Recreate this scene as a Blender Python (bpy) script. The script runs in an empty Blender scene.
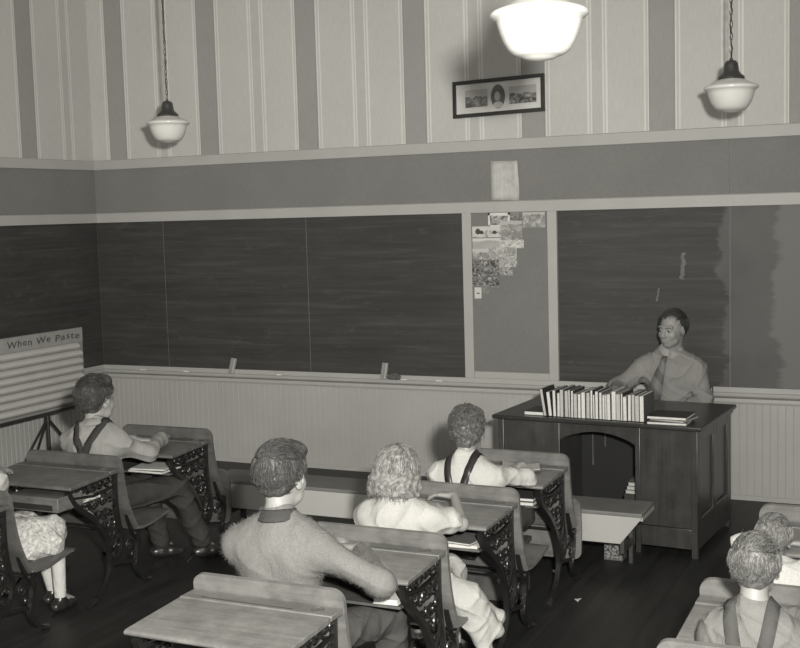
import bpy, math, random
import numpy as np
from mathutils import Vector, Matrix, Euler
random.seed(7); np.random.seed(7)
PI = math.pi
SC = bpy.context.scene; COL = SC.collection
R = math.radians

# ------------------------------------------------------------------ camera
CAM = Vector((6.5524, -8.0565, 2.0001))
r_ = Vector((0.90782409, 0.41842927, -0.02779158)); u_ = Vector((-0.01461053, 0.09779235, 0.99509959)); w_ = Vector((-0.4190966, 0.90296932, -0.09489172))
cd = bpy.data.cameras.new('camera'); cam = bpy.data.objects.new('camera', cd); COL.objects.link(cam)
M4 = Matrix(((r_.x, u_.x, -w_.x, CAM.x), (r_.y, u_.y, -w_.y, CAM.y), (r_.z, u_.z, -w_.z, CAM.z), (0, 0, 0, 1)))
cam.matrix_world = M4
cd.sensor_fit = 'HORIZONTAL'; cd.sensor_width = 36; cd.lens = 36 * 1180 / 800; cd.clip_end = 100
SC.camera = cam

# ------------------------------------------------------------------ light
wd = bpy.data.worlds.new('world'); SC.world = wd; wd.use_nodes = True
wd.node_tree.nodes['Background'].inputs[0].default_value = (1, .985, .93, 1)
wd.node_tree.nodes['Background'].inputs[1].default_value = 1.7
def area(name, loc, aim, size, power, shape='DISK', spread=180):
    l = bpy.data.lights.new(name, 'AREA'); l.shape = shape; l.size = size; l.energy = power; l.color = (1, .985, .93); l.spread = R(spread)
    o = bpy.data.objects.new(name, l); COL.objects.link(o); o.location = loc
    o.rotation_euler = (Vector(aim) - Vector(loc)).to_track_quat('-Z', 'Y').to_euler(); return o
# press photographer's flash, held a hand above and to the right of the lens
area('flash', CAM + r_ * .24 + u_ * .27 + w_ * .05, (0.9, 0, 2.3), .16, 318, spread=128)
SC.view_settings.view_transform = 'Standard'; SC.view_settings.look = 'None'
SC.view_settings.gamma = 1; SC.view_settings.use_curve_mapping = False
SC.view_settings.exposure = 0.0

# ------------------------------------------------------------------ materials
TINT = (1.0, .982, .93)
def g3(v): return (v * TINT[0], v * TINT[1], v * TINT[2], 1)
MC = {}
class NT:
    def __init__(s, name):
        s.m = bpy.data.materials.new(name); s.m.use_nodes = True; s.t = s.m.node_tree; s.n = s.t.nodes; s.l = s.t.links
        s.b = s.n['Principled BSDF']
    def node(s, typ, **kw):
        n = s.n.new(typ)
        for k, v in kw.items(): setattr(n, k, v)
        return n
    def math(s, op, a, b=None, c=None):
        n = s.n.new('ShaderNodeMath'); n.operation = op
        for i, v in enumerate((a, b, c)):
            if v is None: continue
            if isinstance(v, (int, float)): n.inputs[i].default_value = v
            else: s.l.new(v, n.inputs[i])
        return n.outputs[0]
    def coord(s, kind='Object'):
        return s.n.new('ShaderNodeTexCoord').outputs[kind]
    def mapping(s, vec, scale=(1, 1, 1), rot=(0, 0, 0), loc=(0, 0, 0)):
        n = s.n.new('ShaderNodeMapping'); n.inputs['Scale'].default_value = scale; n.inputs['Rotation'].default_value = rot; n.inputs['Location'].default_value = loc
        s.l.new(vec, n.inputs['Vector']); return n.outputs[0]
    def noise(s, vec, scale=5, detail=4, rough=.55, dist=0):
        n = s.n.new('ShaderNodeTexNoise'); n.inputs['Scale'].default_value = scale; n.inputs['Detail'].default_value = detail
        n.inputs['Roughness'].default_value = rough; n.inputs['Distortion'].default_value = dist
        s.l.new(vec, n.inputs['Vector']); return n.outputs['Fac']
    def ramp(s, fac, stops, interp='LINEAR'):
        n = s.n.new('ShaderNodeValToRGB'); cr = n.color_ramp; cr.interpolation = interp
        cr.elements[0].position = stops[0][0]; cr.elements[0].color = g3(stops[0][1])
        cr.elements[1].position = stops[-1][0]; cr.elements[1].color = g3(stops[-1][1])
        for p, v in stops[1:-1]:
            e = cr.elements.new(p); e.color = g3(v)
        s.l.new(fac, n.inputs[0]); return n.outputs[0]
    def bump(s, h, strength=.3, dist=.01):
        n = s.n.new('ShaderNodeBump'); n.inputs['Strength'].default_value = strength; n.inputs['Distance'].default_value = dist
        s.l.new(h, n.inputs['Height']); s.l.new(n.outputs[0], s.b.inputs['Normal'])
    def done(s, col, rough=.6, spec=.5, metal=0):
        if isinstance(col, (int, float)): s.b.inputs['Base Color'].default_value = g3(col)
        else: s.l.new(col, s.b.inputs['Base Color'])
        s.b.inputs['Roughness'].default_value = rough; s.b.inputs['Metallic'].default_value = metal
        s.b.inputs['Specular IOR Level'].default_value = spec
        return s.m
def mixc(t, fac, a, b, mode='MIX'):
    if mode == 'MULTIPLY':
        for e_ in b.node.color_ramp.elements: v_ = e_.color[0]; e_.color = (v_, v_, v_, 1)
    n = t.n.new('ShaderNodeMix'); n.data_type = 'RGBA'; n.blend_type = mode
    if isinstance(fac, (int, float)): n.inputs[0].default_value = fac
    else: t.l.new(fac, n.inputs[0])
    for i, v in ((6, a), (7, b)):
        if isinstance(v, (int, float)): n.inputs[i].default_value = g3(v)
        else: t.l.new(v, n.inputs[i])
    return n.outputs[2]
def plain(name, v, rough=.6, var=.12, scale=8, bump=0, spec=.4, detail=4):
    if name in MC: return MC[name]
    t = NT(name); co = t.coord(); f = t.noise(co, scale, detail)
    c = t.ramp(f, [(.25, v * (1 - var)), (.75, v * (1 + var))])
    if bump: t.bump(t.noise(co, scale * 6, 4), bump, .004)
    MC[name] = t.done(c, rough, spec); return MC[name]
def wood(name, v, axis=0, rough=.4, var=.3, sc=1.0, spec=.5):
    if name in MC: return MC[name]
    t = NT(name); co = t.coord(); s = [26 * sc] * 3; s[axis] = 1.6 * sc
    m = t.mapping(co, tuple(s)); f = t.noise(m, 1.0, 5, .6, 1.2)
    m2 = t.mapping(co, tuple(x * 4 for x in s)); blot = t.noise(co, 11, 5, .7); f2 = t.noise(m2, 1.0, 3)
    worn = t.noise(co, 5, 5, .65)
    c = t.ramp(f, [(.25, v * (1 - var)), (.5, v), (.78, v * (1 + var))])
    c = mixc(t, t.math('MULTIPLY', f2, .35), c, v * .45)
    c = mixc(t, t.ramp(worn, [(.45, 0), (.75, .5)]), c, v * 1.5)
    c = mixc(t, .8, c, t.ramp(blot, [(.32, .62), (.6, 1.0)]), 'MULTIPLY')
    t.bump(f2, .12, .002)
    MC[name] = t.done(c, rough, spec); return MC[name]

PER = 0.9068
def wallpaper(name, axis, c0):
    t = NT(name); co = t.coord('Object'); sx = t.n.new('ShaderNodeSeparateXYZ'); t.l.new(co, sx.inputs[0])
    u = t.math('FRACT', t.math('DIVIDE', t.math('ADD', sx.outputs[axis], -c0 + 50 * PER + PER / 2), PER))   # dark stripe at .5
    A, D, L, B2 = .435, .27, .56, .405
    q = lambda m: m / PER
    st = [(0, B2)]
    def seg(a, b, v, nxt): st.append((a, v)); st.append((b, nxt))
    seg(q(.036), q(.048), L, A); seg(q(.060), q(.072), L, A)
    seg(.5 - q(.128), .5 - q(.118), L, A); seg(.5 - q(.106), .5 - q(.096), L, D * .95)
    seg(.5 - q(.086), .5 + q(.066), D, D * .95)
    seg(.5 + q(.079), .5 + q(.090), L, A); seg(.5 + q(.103), .5 + q(.114), L, A)
    seg(1 - q(.072), 1 - q(.060), L, A); seg(1 - q(.048), 1 - q(.036), L, B2)
    c = t.ramp(u, st, 'CONSTANT')
    f = t.noise(t.mapping(co, (90, 90, 14)), 1, 4); c = mixc(t, .35, c, t.ramp(f, [(.3, .72), (.7, 1.0)]), 'MULTIPLY')
    st2 = t.noise(co, 1.3, 5, .6); c = mixc(t, .5, c, t.ramp(st2, [(.3, .82), (.7, 1.02)]), 'MULTIPLY')
    return t.done(c, .8, .25)
WP_F = wallpaper('striped wallpaper front', 0, .276); WP_L = wallpaper('striped wallpaper left', 1, -.755)

def board_mat(name, unwashed=False):
    t = NT(name); co = t.coord('Object')
    f = t.noise(t.mapping(co, (1.1, 1, 22), (0, .05, 0)), 1.0, 5, .62, .6)
    f2 = t.noise(t.mapping(co, (.9, 1, 2.4)), 1.4, 4)
    f3 = t.noise(t.mapping(co, (2.5, 1, 60), (0, -.12, 0)), 1.0, 4)
    c = t.ramp(f, [(.25, .022), (.52, .034), (.8, .064)])
    c = mixc(t, t.ramp(f2, [(.4, 0), (.7, .5)]), c, .050); sw = t.noise(t.mapping(co, (.8, 1, 3.2), (0, .25, 0)), 3.0, 6, .65, 2.5); c = mixc(t, t.ramp(sw, [(.56, 0), (.72, .4)]), c, .080)
    c = mixc(t, t.ramp(f3, [(.58, 0), (.8, .4)]), c, .085)
    if unwashed:  # paler, ragged-edged unwashed area towards the right
        sx = t.n.new('ShaderNodeSeparateXYZ'); t.l.new(co, sx.inputs[0])
        wob = t.noise(t.mapping(co, (.6, 1, 2.2)), 2.2, 5, .6)
        e = t.math('ADD', sx.outputs[0], t.math('MULTIPLY', wob, .42))
        k = t.ramp(e, [(0, 0), (1, 1)]); n = k.node
        mr = t.n.new('ShaderNodeMapRange'); t.l.new(e, mr.inputs[0]); mr.inputs[1].default_value = 5.40; mr.inputs[2].default_value = 5.43
        c = mixc(t, mr.outputs[0], c, t.ramp(t.noise(co, 3, 5), [(.3, .062), (.7, .085)]))
        mr2 = t.n.new('ShaderNodeMapRange'); t.l.new(e, mr2.inputs[0]); mr2.inputs[1].default_value = 5.74; mr2.inputs[2].default_value = 5.78
        c = mixc(t, mr2.outputs[0], c, .12)
    return t.done(c, .62, .35)
SLATE = board_mat('slate with chalk dust'); SLATE_R = board_mat('slate partly washed', True)

def floor_mat():
    t = NT('oiled dark floorboards'); co = t.coord('Object'); sx = t.n.new('ShaderNodeSeparateXYZ'); t.l.new(co, sx.inputs[0])
    b = t.math('FRACT', t.math('DIVIDE', sx.outputs[0], .085)); gap = t.math('LESS_THAN', b, .05)
    f = t.noise(t.mapping(co, (14, 1.2, 1)), 1, 5, .6); s = t.noise(co, 2.2, 5, .65)
    c = t.ramp(f, [(.3, .010), (.7, .022)]); c = mixc(t, t.ramp(s, [(.5, 0), (.8, .6)]), c, .032); c = mixc(t, gap, c, .006)
    spk = t.noise(co, 160, 2, .5); c = mixc(t, t.ramp(spk, [(.74, 0), (.78, .5)]), c, .12)
    return t.done(c, .5, .4)
FLOOR = floor_mat()
def tack_mat():
    t = NT('cork linoleum'); co = t.coord('Object'); f = t.noise(co, 60, 6, .8); s = t.noise(co, 1.5, 4)
    c = t.ramp(f, [(.3, .148), (.7, .178)]); c = mixc(t, .6, c, t.ramp(s, [(.3, .85), (.7, 1.06)]), 'MULTIPLY')
    return t.done(c, .85, .2)
TACK = tack_mat()
RAILP = plain('painted rail', .33, .55, .05, 3); WAINS = plain('painted beadboard', .33, .5, .07, 2.2)
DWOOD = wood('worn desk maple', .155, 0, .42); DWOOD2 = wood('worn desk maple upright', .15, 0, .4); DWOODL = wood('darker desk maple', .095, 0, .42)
IRON = plain('black cast iron', .012, .32, .3, 30, spec=.7)
OAK = wood('dark varnished oak', .040, 2, .3, .35, 1.0, .6); OAKT = wood('dark varnished oak top', .03, 0, .28, .3, 1.0, .5)
SKIN = plain('skin', .24, .5, .05, 12); SKINT = plain('older skin', .22, .5, .08, 20)
GLASS = plain('opal glass', .54, .18, .02, 2, spec=.6); BRASS = plain('dark bronze', .03, .3, .2, 20, spec=.8)
PAPER = plain('paper', .55, .7, .06, 12); PAGE = plain('page block', .5, .8, .12, 60); PAGE2 = plain('aged page block', .36, .8, .12, 60)
BLACKP = plain('black paint', .02, .4, .2, 20)

# ------------------------------------------------------------------ mesh helpers
class MB:
    def __init__(s): s.v = []; s.f = []
    def add(s, vs, fs):
        o = len(s.v); s.v += [tuple(v) for v in vs]; s.f += [tuple(i + o for i in f) for f in fs]; return s
    def box(s, c, d, rot=None, pivot=None):
        hx, hy, hz = d[0] / 2, d[1] / 2, d[2] / 2
        vs = [Vector((x, y, z)) for x in (-hx, hx) for y in (-hy, hy) for z in (-hz, hz)]
        if rot is not None:
            m = Euler(rot).to_matrix(); vs = [m @ v for v in vs]
        c = Vector(c); vs = [v + c for v in vs]
        return s.add(vs, [(0, 1, 3, 2), (4, 6, 7, 5), (0, 4, 5, 1), (2, 3, 7, 6), (0, 2, 6, 4), (1, 5, 7, 3)])
    def span(s, a, b):
        return s.box([(a[i] + b[i]) / 2 for i in range(3)], [abs(b[i] - a[i]) for i in range(3)])
    def tube(s, pts, r, n=8, cap=True):
        P = [Vector(p) for p in pts]; rs = r if isinstance(r, (list, tuple)) else [r] * len(P)
        rings = []; ref = None
        for i, p in enumerate(P):
            t = (P[min(i + 1, len(P) - 1)] - P[max(i - 1, 0)])
            if t.length < 1e-9: t = Vector((0, 0, 1))
            t.normalize()
            if ref is None: ref = t.orthogonal().normalized()
            else:
                ref = ref - t * ref.dot(t); ref = ref.normalized() if ref.length > 1e-6 else t.orthogonal().normalized()
            b = t.cross(ref); rings.append([p + (ref * math.cos(2 * PI * k / n) + b * math.sin(2 * PI * k / n)) * rs[i] for k in range(n)])
        vs = [v for q in rings for v in q]; fs = []
        for i in range(len(P) - 1):
            for k in range(n):
                a = i * n + k; b2 = i * n + (k + 1) % n; fs.append((a, b2, b2 + n, a + n))
        if cap: fs.append(tuple(reversed(range(n)))); fs.append(tuple(range((len(P) - 1) * n, len(P) * n)))
        return s.add(vs, fs)
    def lathe(s, prof, c=(0, 0, 0), n=32):
        vs = []; fs = []
        for (r, z) in prof:
            for k in range(n):
                a = 2 * PI * k / n; vs.append((c[0] + r * math.cos(a), c[1] + r * math.sin(a), c[2] + z))
        for i in range(len(prof) - 1):
            for k in range(n):
                a = i * n + k; b = i * n + (k + 1) % n; fs.append((a, b, b + n, a + n))
        fs.append(tuple(reversed(range(n)))); fs.append(tuple(range((len(prof) - 1) * n, len(prof) * n)))
        return s.add(vs, fs)
    def prism(s, poly, axis, a, b):
        """poly: 2D list in the plane of the two other axes, extruded along axis from a to b"""
        n = len(poly)
        def P(q, h):
            v = [0, 0, 0]; o = [i for i in range(3) if i != axis]; v[o[0]] = q[0]; v[o[1]] = q[1]; v[axis] = h; return v
        vs = [P(q, a) for q in poly] + [P(q, b) for q in poly]
        fs = [(i, (i + 1) % n, n + (i + 1) % n, n + i) for i in range(n)] + [tuple(reversed(range(n))), tuple(range(n, 2 * n))]
        return s.add(vs, fs)
    def sheet(s, prof, halfw, th, r=0.0, r2=0.0, nx=14):
        """curved board: prof = (y,z) list from top to bottom, extends along x, thickness th, corners rounded by r (start) and r2 (end)"""
        L = [0]
        for i in range(1, len(prof)): L.append(L[-1] + math.dist(prof[i], prof[i - 1]))
        T = L[-1]; rows = []
        m = 40; 
        def at(d):
            for i in range(1, len(L)):
                if d <= L[i] + 1e-9:
                    f = (d - L[i - 1]) / max(L[i] - L[i - 1], 1e-9); return (prof[i - 1][0] * (1 - f) + prof[i][0] * f, prof[i - 1][1] * (1 - f) + prof[i][1] * f)
            return prof[-1]
        ds = sorted(set([T * i / m for i in range(m + 1)] + [r * q for q in (.05, .15, .3, .5, .75)] + [T - r2 * q for q in (.05, .15, .3, .5, .75)]))
        fr = []; bk = []
        for d in ds:
            a = at(max(d - T * .02, 0)); b = at(min(d + T * .02, T)); p = at(d)
            ty, tz = b[0] - a[0], b[1] - a[1]; q = math.hypot(ty, tz) or 1; ny, nz = -tz / q, ty / q
            w = halfw
            if r and d < r: w = halfw - (r - math.sqrt(max(r * r - (r - d) ** 2, 0)))
            if r2 and T - d < r2: w = halfw - (r2 - math.sqrt(max(r2 * r2 - (r2 - (T - d)) ** 2, 0)))
            fr.append([(w * (2 * k / nx - 1), p[0] + ny * th / 2, p[1] + nz * th / 2) for k in range(nx + 1)])
            bk.append([(w * (2 * k / nx - 1), p[0] - ny * th / 2, p[1] - nz * th / 2) for k in range(nx + 1)])
        N = nx + 1; M = len(ds); vs = [v for q in fr for v in q] + [v for q in bk for v in q]; O = M * N; fs = []
        for i in range(M - 1):
            for k in range(nx):
                a = i * N + k; fs.append((a, a + 1, a + N + 1, a + N)); fs.append((O + a, O + a + N, O + a + N + 1, O + a + 1))
            a = i * N; fs.append((a, a + N, O + a + N, O + a)); a = i * N + nx; fs.append((a, O + a, O + a + N, a + N))
        for k in range(nx):
            fs.append((k, O + k, O + k + 1, k + 1)); a = (M - 1) * N + k; fs.append((a, a + 1, O + a + 1, O + a))
        return s.add(vs, fs)
def link(name, mesh, m, parent=None, smooth=None, bevel=0, bseg=2):
    if m is not None: mesh.materials.append(m)
    o = bpy.data.objects.new(name, mesh); COL.objects.link(o)
    if parent: o.parent = parent
    if smooth is not None:
        for p in mesh.polygons: p.use_smooth = True
        if smooth < 3:
            try: mesh.set_sharp_from_angle(angle=smooth)
            except Exception: pass
    if bevel:
        b = o.modifiers.new('bevel', 'BEVEL'); b.width = bevel; b.segments = bseg; b.limit_method = 'ANGLE'; b.angle_limit = R(40); b.harden_normals = False
    return o
def build(mb, name, m, parent=None, smooth=.7, bevel=0, bseg=2):
    me = bpy.data.meshes.new(name); me.from_pydata(mb.v, [], mb.f); me.validate(); 
    import bmesh
    bm = bmesh.new(); bm.from_mesh(me); bmesh.ops.recalc_face_normals(bm, faces=bm.faces); bm.to_mesh(me); bm.free()
    return link(name, me, m, parent, smooth, bevel, bseg)
def tag(o, label=None, cat=None, group=None, kind=None):
    if label: o['label'] = label
    if cat: o['category'] = cat
    if group: o['group'] = group
    if kind: o['kind'] = kind
    return o
def empty(name, loc=(0, 0, 0), rz=0, sc=1):
    o = bpy.data.objects.new(name, None); COL.objects.link(o); o.location = loc; o.rotation_euler = (0, 0, rz); o.scale = (sc, sc, sc); o.empty_display_size = .1; return o
def kids(o): return [c for c in bpy.data.objects if c.parent == o]
def copy_tree(o, parent=None):
    c = o.copy(); COL.objects.link(c); c.parent = parent
    for ch in kids(o): copy_tree(ch, c)
    return c
def struct(o): o['kind'] = 'structure'; return o

# ------------------------------------------------------------------ signed-distance bodies (one smooth continuous surface)
class SDF:
    def __init__(s, k=.02): s.p = []; s.k = k; s.T = Matrix.Identity(4); s.S = 1
    def frame(s, loc=(0, 0, 0), rot=(0, 0, 0), sc=1):
        s.T = Matrix.Translation(loc) @ Euler(rot, 'ZYX').to_matrix().to_4x4() @ Matrix.Scale(sc, 4); s.S = sc; s.Rm = Euler(rot, 'ZYX').to_matrix(); return s
    def cap(s, a, b, ra, rb=None, k=None, op='add'):
        a = s.T @ Vector(a); b = s.T @ Vector(b); rb = ra if rb is None else rb
        s.p.append(('c', np.array(a), np.array(b), ra * s.S, rb * s.S, (s.k if k is None else k) * s.S, op)); return s
    def ell(s, c, r, rot=(0, 0, 0), k=None, op='add'):
        c = s.T @ Vector(c); Rm = (getattr(s, 'Rm', Matrix.Identity(3)) @ Euler(rot).to_matrix())
        s.p.append(('e', np.array(c), np.array(r) * s.S, np.array(Rm), None, (s.k if k is None else k) * s.S, op)); return s
    def chain(s, pts, rs, k=None):
        for i in range(len(pts) - 1): s.cap(pts[i], pts[i + 1], rs[i], rs[i + 1], k)
        return s
    def mesh(s, name, vox=.006, disp=None, clip=None):
        lo = np.full(3, 1e9); hi = -lo
        for q in s.p:
            if q[6] == 'sub': continue
            if q[0] == 'c': m = max(q[3], q[4]); l = np.minimum(q[1], q[2]) - m; h = np.maximum(q[1], q[2]) + m
            else: m = max(q[2]); l = q[1] - m; h = q[1] + m
            lo = np.minimum(lo, l); hi = np.maximum(hi, h)
        lo -= .03; hi += .03; n = np.ceil((hi - lo) / vox).astype(int) + 1
        ax = [lo[i] + vox * np.arange(n[i], dtype=np.float32) for i in range(3)]
        D = np.full(n, .06, np.float32)
        for q in s.p:
            k = max(q[5], 1e-5)
            if q[0] == 'c': m = max(q[3], q[4]); l = np.minimum(q[1], q[2]) - m; h = np.maximum(q[1], q[2]) + m
            else: m = max(q[2]); l = q[1] - m; h = q[1] + m
            mg = k + .03
            i0 = np.maximum(((l - mg - lo) / vox).astype(int), 0); i1 = np.minimum(((h + mg - lo) / vox).astype(int) + 2, n)
            sl = tuple(slice(i0[i], i1[i]) for i in range(3))
            X = ax[0][sl[0]][:, None, None]; Y = ax[1][sl[1]][None, :, None]; Z = ax[2][sl[2]][None, None, :]
            if q[0] == 'c':
                a, b = q[1], q[2]; ab = b - a; L2 = max(float(ab @ ab), 1e-12)
                t = np.clip(((X - a[0]) * ab[0] + (Y - a[1]) * ab[1] + (Z - a[2]) * ab[2]) / L2, 0, 1)
                d = np.sqrt((X - a[0] - t * ab[0]) ** 2 + (Y - a[1] - t * ab[1]) ** 2 + (Z - a[2] - t * ab[2]) ** 2) - (q[3] + (q[4] - q[3]) * t)
            else:
                c, r, Rm = q[1], q[2], q[3]; x = X - c[0]; y = Y - c[1]; z = Z - c[2]
                u = [x * Rm[0, i] + y * Rm[1, i] + z * Rm[2, i] for i in range(3)]
                k0 = np.sqrt((u[0] / r[0]) ** 2 + (u[1] / r[1]) ** 2 + (u[2] / r[2]) ** 2)
                k1 = np.sqrt((u[0] / r[0] ** 2) ** 2 + (u[1] / r[1] ** 2) ** 2 + (u[2] / r[2] ** 2) ** 2) + 1e-9
                d = k0 * (k0 - 1) / k1
            A = D[sl]
            if q[6] == 'sub':
                d = -d; h = np.maximum(k - np.abs(A - d), 0) / k; D[sl] = np.maximum(A, d) + h * h * k / 4
            else:
                h = np.maximum(k - np.abs(A - d), 0) / k; D[sl] = np.minimum(A, d) - h * h * k / 4
        X = ax[0][:, None, None]; Y = ax[1][None, :, None]; Z = ax[2][None, None, :]
        if clip is not None: D = np.maximum(D, clip(X, Y, Z)).astype(np.float32)
        if disp is not None: D = D + disp(X, Y, Z).astype(np.float32)
        D[0] = D[-1] = .05; D[:, 0] = D[:, -1] = .05; D[:, :, 0] = D[:, :, -1] = .05
        return nets(D, lo, vox, name)
def nets(D, lo, vox, name):
    inn = D < 0
    c = np.zeros(tuple(x - 1 for x in D.shape), np.int8)
    for i in (0, 1):
        for j in (0, 1):
            for k in (0, 1): c += inn[i:i + c.shape[0], j:j + c.shape[1], k:k + c.shape[2]]
    act = np.argwhere((c > 0) & (c < 8)); idx = np.full(c.shape, -1, np.int32); idx[act[:, 0], act[:, 1], act[:, 2]] = np.arange(len(act))
    S = np.zeros((len(act), 3)); N = np.zeros(len(act))
    cor = [(i, j, k) for i in (0, 1) for j in (0, 1) for k in (0, 1)]
    vals = {q: D[act[:, 0] + q[0], act[:, 1] + q[1], act[:, 2] + q[2]] for q in cor}
    for a in cor:
        for x in range(3):
            if a[x] == 0:
                b = list(a); b[x] = 1; b = tuple(b); va, vb = vals[a], vals[b]; m = (va < 0) != (vb < 0)
                t = np.where(m, va / np.where(m, va - vb, 1), 0)
                P = np.array(a, float)[None] + np.zeros((len(act), 3)); P[:, x] += t; S += P * m[:, None]; N += m
    V = (act + S / np.maximum(N, 1)[:, None]) * vox + lo
    F = []
    for x in range(3):
        y, z = (x + 1) % 3, (x + 2) % 3
        s0 = [slice(None)] * 3; s1 = [slice(None)] * 3; s0[x] = slice(0, -1); s1[x] = slice(1, None)
        a = inn[tuple(s0)]; b = inn[tuple(s1)]; E = np.argwhere(a != b)
        ok = (E[:, y] > 0) & (E[:, z] > 0) & (E[:, y] < D.shape[y] - 1) & (E[:, z] < D.shape[z] - 1); E = E[ok]
        fl = a[E[:, 0], E[:, 1], E[:, 2]]
        def g(dy, dz):
            q = E.copy(); q[:, y] += dy; q[:, z] += dz; return idx[q[:, 0], q[:, 1], q[:, 2]]
        Q = np.stack([g(-1, -1), g(0, -1), g(0, 0), g(-1, 0)], 1); Q[~fl] = Q[~fl][:, ::-1]; F.append(Q)
    F = np.concatenate(F); F = F[(F >= 0).all(1)]
    me = bpy.data.meshes.new(name); me.from_pydata(V.tolist(), [], F.tolist()); me.update(); return me
def wrinkle(amp, s=1.0, seed=0):
    ph = np.random.RandomState(seed).rand(12) * 6.28
    def f(X, Y, Z):
        X = X / s; Y = Y / s; Z = Z / s
        a = np.sin(38 * X + 22 * Z + 3 * np.sin(17 * Y + ph[0]) + ph[1]) + np.sin(45 * Y - 31 * Z + 3 * np.sin(21 * X + ph[2]) + ph[3]) + .6 * np.sin(70 * Z + 44 * X + 2 * np.sin(30 * Y + ph[4]) + ph[5])
        r1 = 1 - np.abs(np.sin(16 * X + 11 * Z + 1.6 * np.sin(9 * Y + ph[6]) + 1.2 * np.sin(23 * Z + ph[7])))
        r2 = 1 - np.abs(np.sin(13 * Y - 19 * Z + 1.8 * np.sin(12 * X + ph[8]) + ph[9]))
        return amp * (a * .22 - 1.3 * r1 ** 3 - 1.2 * r2 ** 3 + .5)
    return f
def curly(amp, fr, seed=0):
    ph = np.random.RandomState(seed).rand(12) * 6.28
    def f(X, Y, Z):
        return amp * (np.sin(fr * X + ph[0] + 2 * np.sin(fr * .6 * Z)) * np.sin(fr * Y + ph[1] + 1.5 * np.sin(fr * .7 * X)) + np.sin(fr * Z + ph[2] + 2 * np.sin(fr * .5 * Y))) * .6
    return f

# ------------------------------------------------------------------ the room
XR, YB, ZC = 9.5, -11.0, 4.1
struct(build(MB().span((-.2, YB, -.12), (XR, .2, 0)), 'floor', FLOOR))
struct(build(MB().span((-.2, YB, ZC), (XR, .2, ZC + .1)), 'ceiling', plain('ceiling plaster', .5, .8)))
struct(build(MB().span((-.15, 0, 0), (XR, .15, ZC)), 'wall_front', WP_F))
struct(build(MB().span((-.15, YB, 0), (0, 0, ZC)), 'wall_left', WP_L))
struct(build(MB().span((XR, YB, 0), (XR + .15, .15, ZC)), 'wall_right', plain('right wall plaster', .35, .8)))
# beadboard wainscot with grooves
def beadprof(a, b, step=.05):
    pts = []; x = a
    while x < b - .001:
        pts += [(x, -.012), (x + step - .007, -.012), (x + step - .0035, -.0098)]; x += step
    return pts
pr = beadprof(.012, XR - .1); poly = pr + [(XR - .1, -.012), (XR - .1, 0), (.012, 0)]
struct(build(MB().prism(poly, 2, .03, .70), 'trim_1', WAINS, smooth=None))
pl = [(-y, x) for (x, y) in [(p[0], p[1]) for p in beadprof(.02, 8)]]
poly = [(.012 if q[0] > .01 else .0065, -q[1]) for q in pl] + [(0, -8.02), (0, -.02)]
struct(build(MB().prism(poly, 2, .03, .70), 'trim_2', WAINS, smooth=None))
def rail(n, z0, z1, d, extra=None, m=None):
    m = m or RAILP
    poly = [(0, z0), (-d, z0), (-d, z1 - .006), (-d + .006, z1), (0, z1)] if extra is None else extra
    struct(build(MB().prism(poly, 0, 0, XR), 'trim_%d' % n, m, smooth=.5))
    poly2 = [(-y, z) for (y, z) in poly]
    struct(build(MB().prism(poly2, 1, -9, -.001), 'trim_%d' % (n + 1), m, smooth=.5))
rail(3, 2.417, 2.496, .026)
rail(5, 1.975, 2.054, .026)
traypoly = [(0, .655), (-.022, .655), (-.028, .668), (-.026, .690), (-.05, .700), (-.062, .710), (-.066, .722), (-.066, .731), (-.058, .735), (-.03, .728), (-.022, .732), (-.022, .765), (0, .765)]
rail(7, 0, 0, 0, traypoly)
rail(9, 0.0, .033, .024)
struct(build(MB().span((0, -.012, 2.054), (5.247, 0, 2.417)), 'trim_11', TACK))
struct(build(MB().span((5.251, -.012, 2.054), (XR, 0, 2.417)), 'trim_12', TACK))
struct(build(MB().span((0, -9, 2.054), (.012, -.013, 2.417)), 'trim_13', TACK))
# upright frame strips between the boards
for i, (a, b) in enumerate(((3.343, 3.415), (3.990, 4.060))):
    struct(build(MB().span((a, -.024, .765), (b, 0, 1.975)), 'trim_%d' % (14 + i), RAILP, bevel=.003))
struct(build(MB().span((3.415, -.022, .765), (3.990, 0, .815)), 'trim_16', RAILP, bevel=.003))
# blackboards
def blackboard(name, label, panels, z0, z1, m, side='f'):
    e = empty(name, ((panels[0][0] + panels[-1][1]) / 2, -.006, z0) if side == 'f' else (.006, (panels[0][0] + panels[-1][1]) / 2, z0)); tag(e, label, 'blackboard')
    for a, b in panels:
        mb = MB()
        if side == 'f': mb.span((a + (.0035 if a > .1 else 0), -.008, z0), (b - .0035, -.001, z1))
        else: mb.span((.001, a + .0012, z0), (.008, b - .0012, z1))
        o = build(mb, 'slate_panel', m, e); o.matrix_parent_inverse = Matrix.Translation(-e.location)
    return e
struct(build(MB().span((.0, -.004, .765), (3.343, 0, 1.975)), 'trim_17', plain('pale joint', .13)))
struct(build(MB().span((4.06, -.004, .765), (XR, 0, 1.975)), 'trim_18', plain('pale joint', .13)))
blackboard('blackboard', 'long black slate blackboard of three panels left of the picture-covered pin panel', [(.009, .685), (.685, 2.0335), (2.0335, 3.343)], .765, 1.975, SLATE)
rb = blackboard('blackboard', 'black slate blackboard behind the seated teacher, partly washed at right', [(4.060, 5.249), (5.249, 6.6), (6.6, 7.9)], .765, 1.975, SLATE_R)
blackboard('blackboard', 'black slate blackboard on the left side wall above the pocket chart', [(-2.6, -1.3), (-1.3, -.0085)], .765, 1.975, SLATE, 's')
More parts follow.
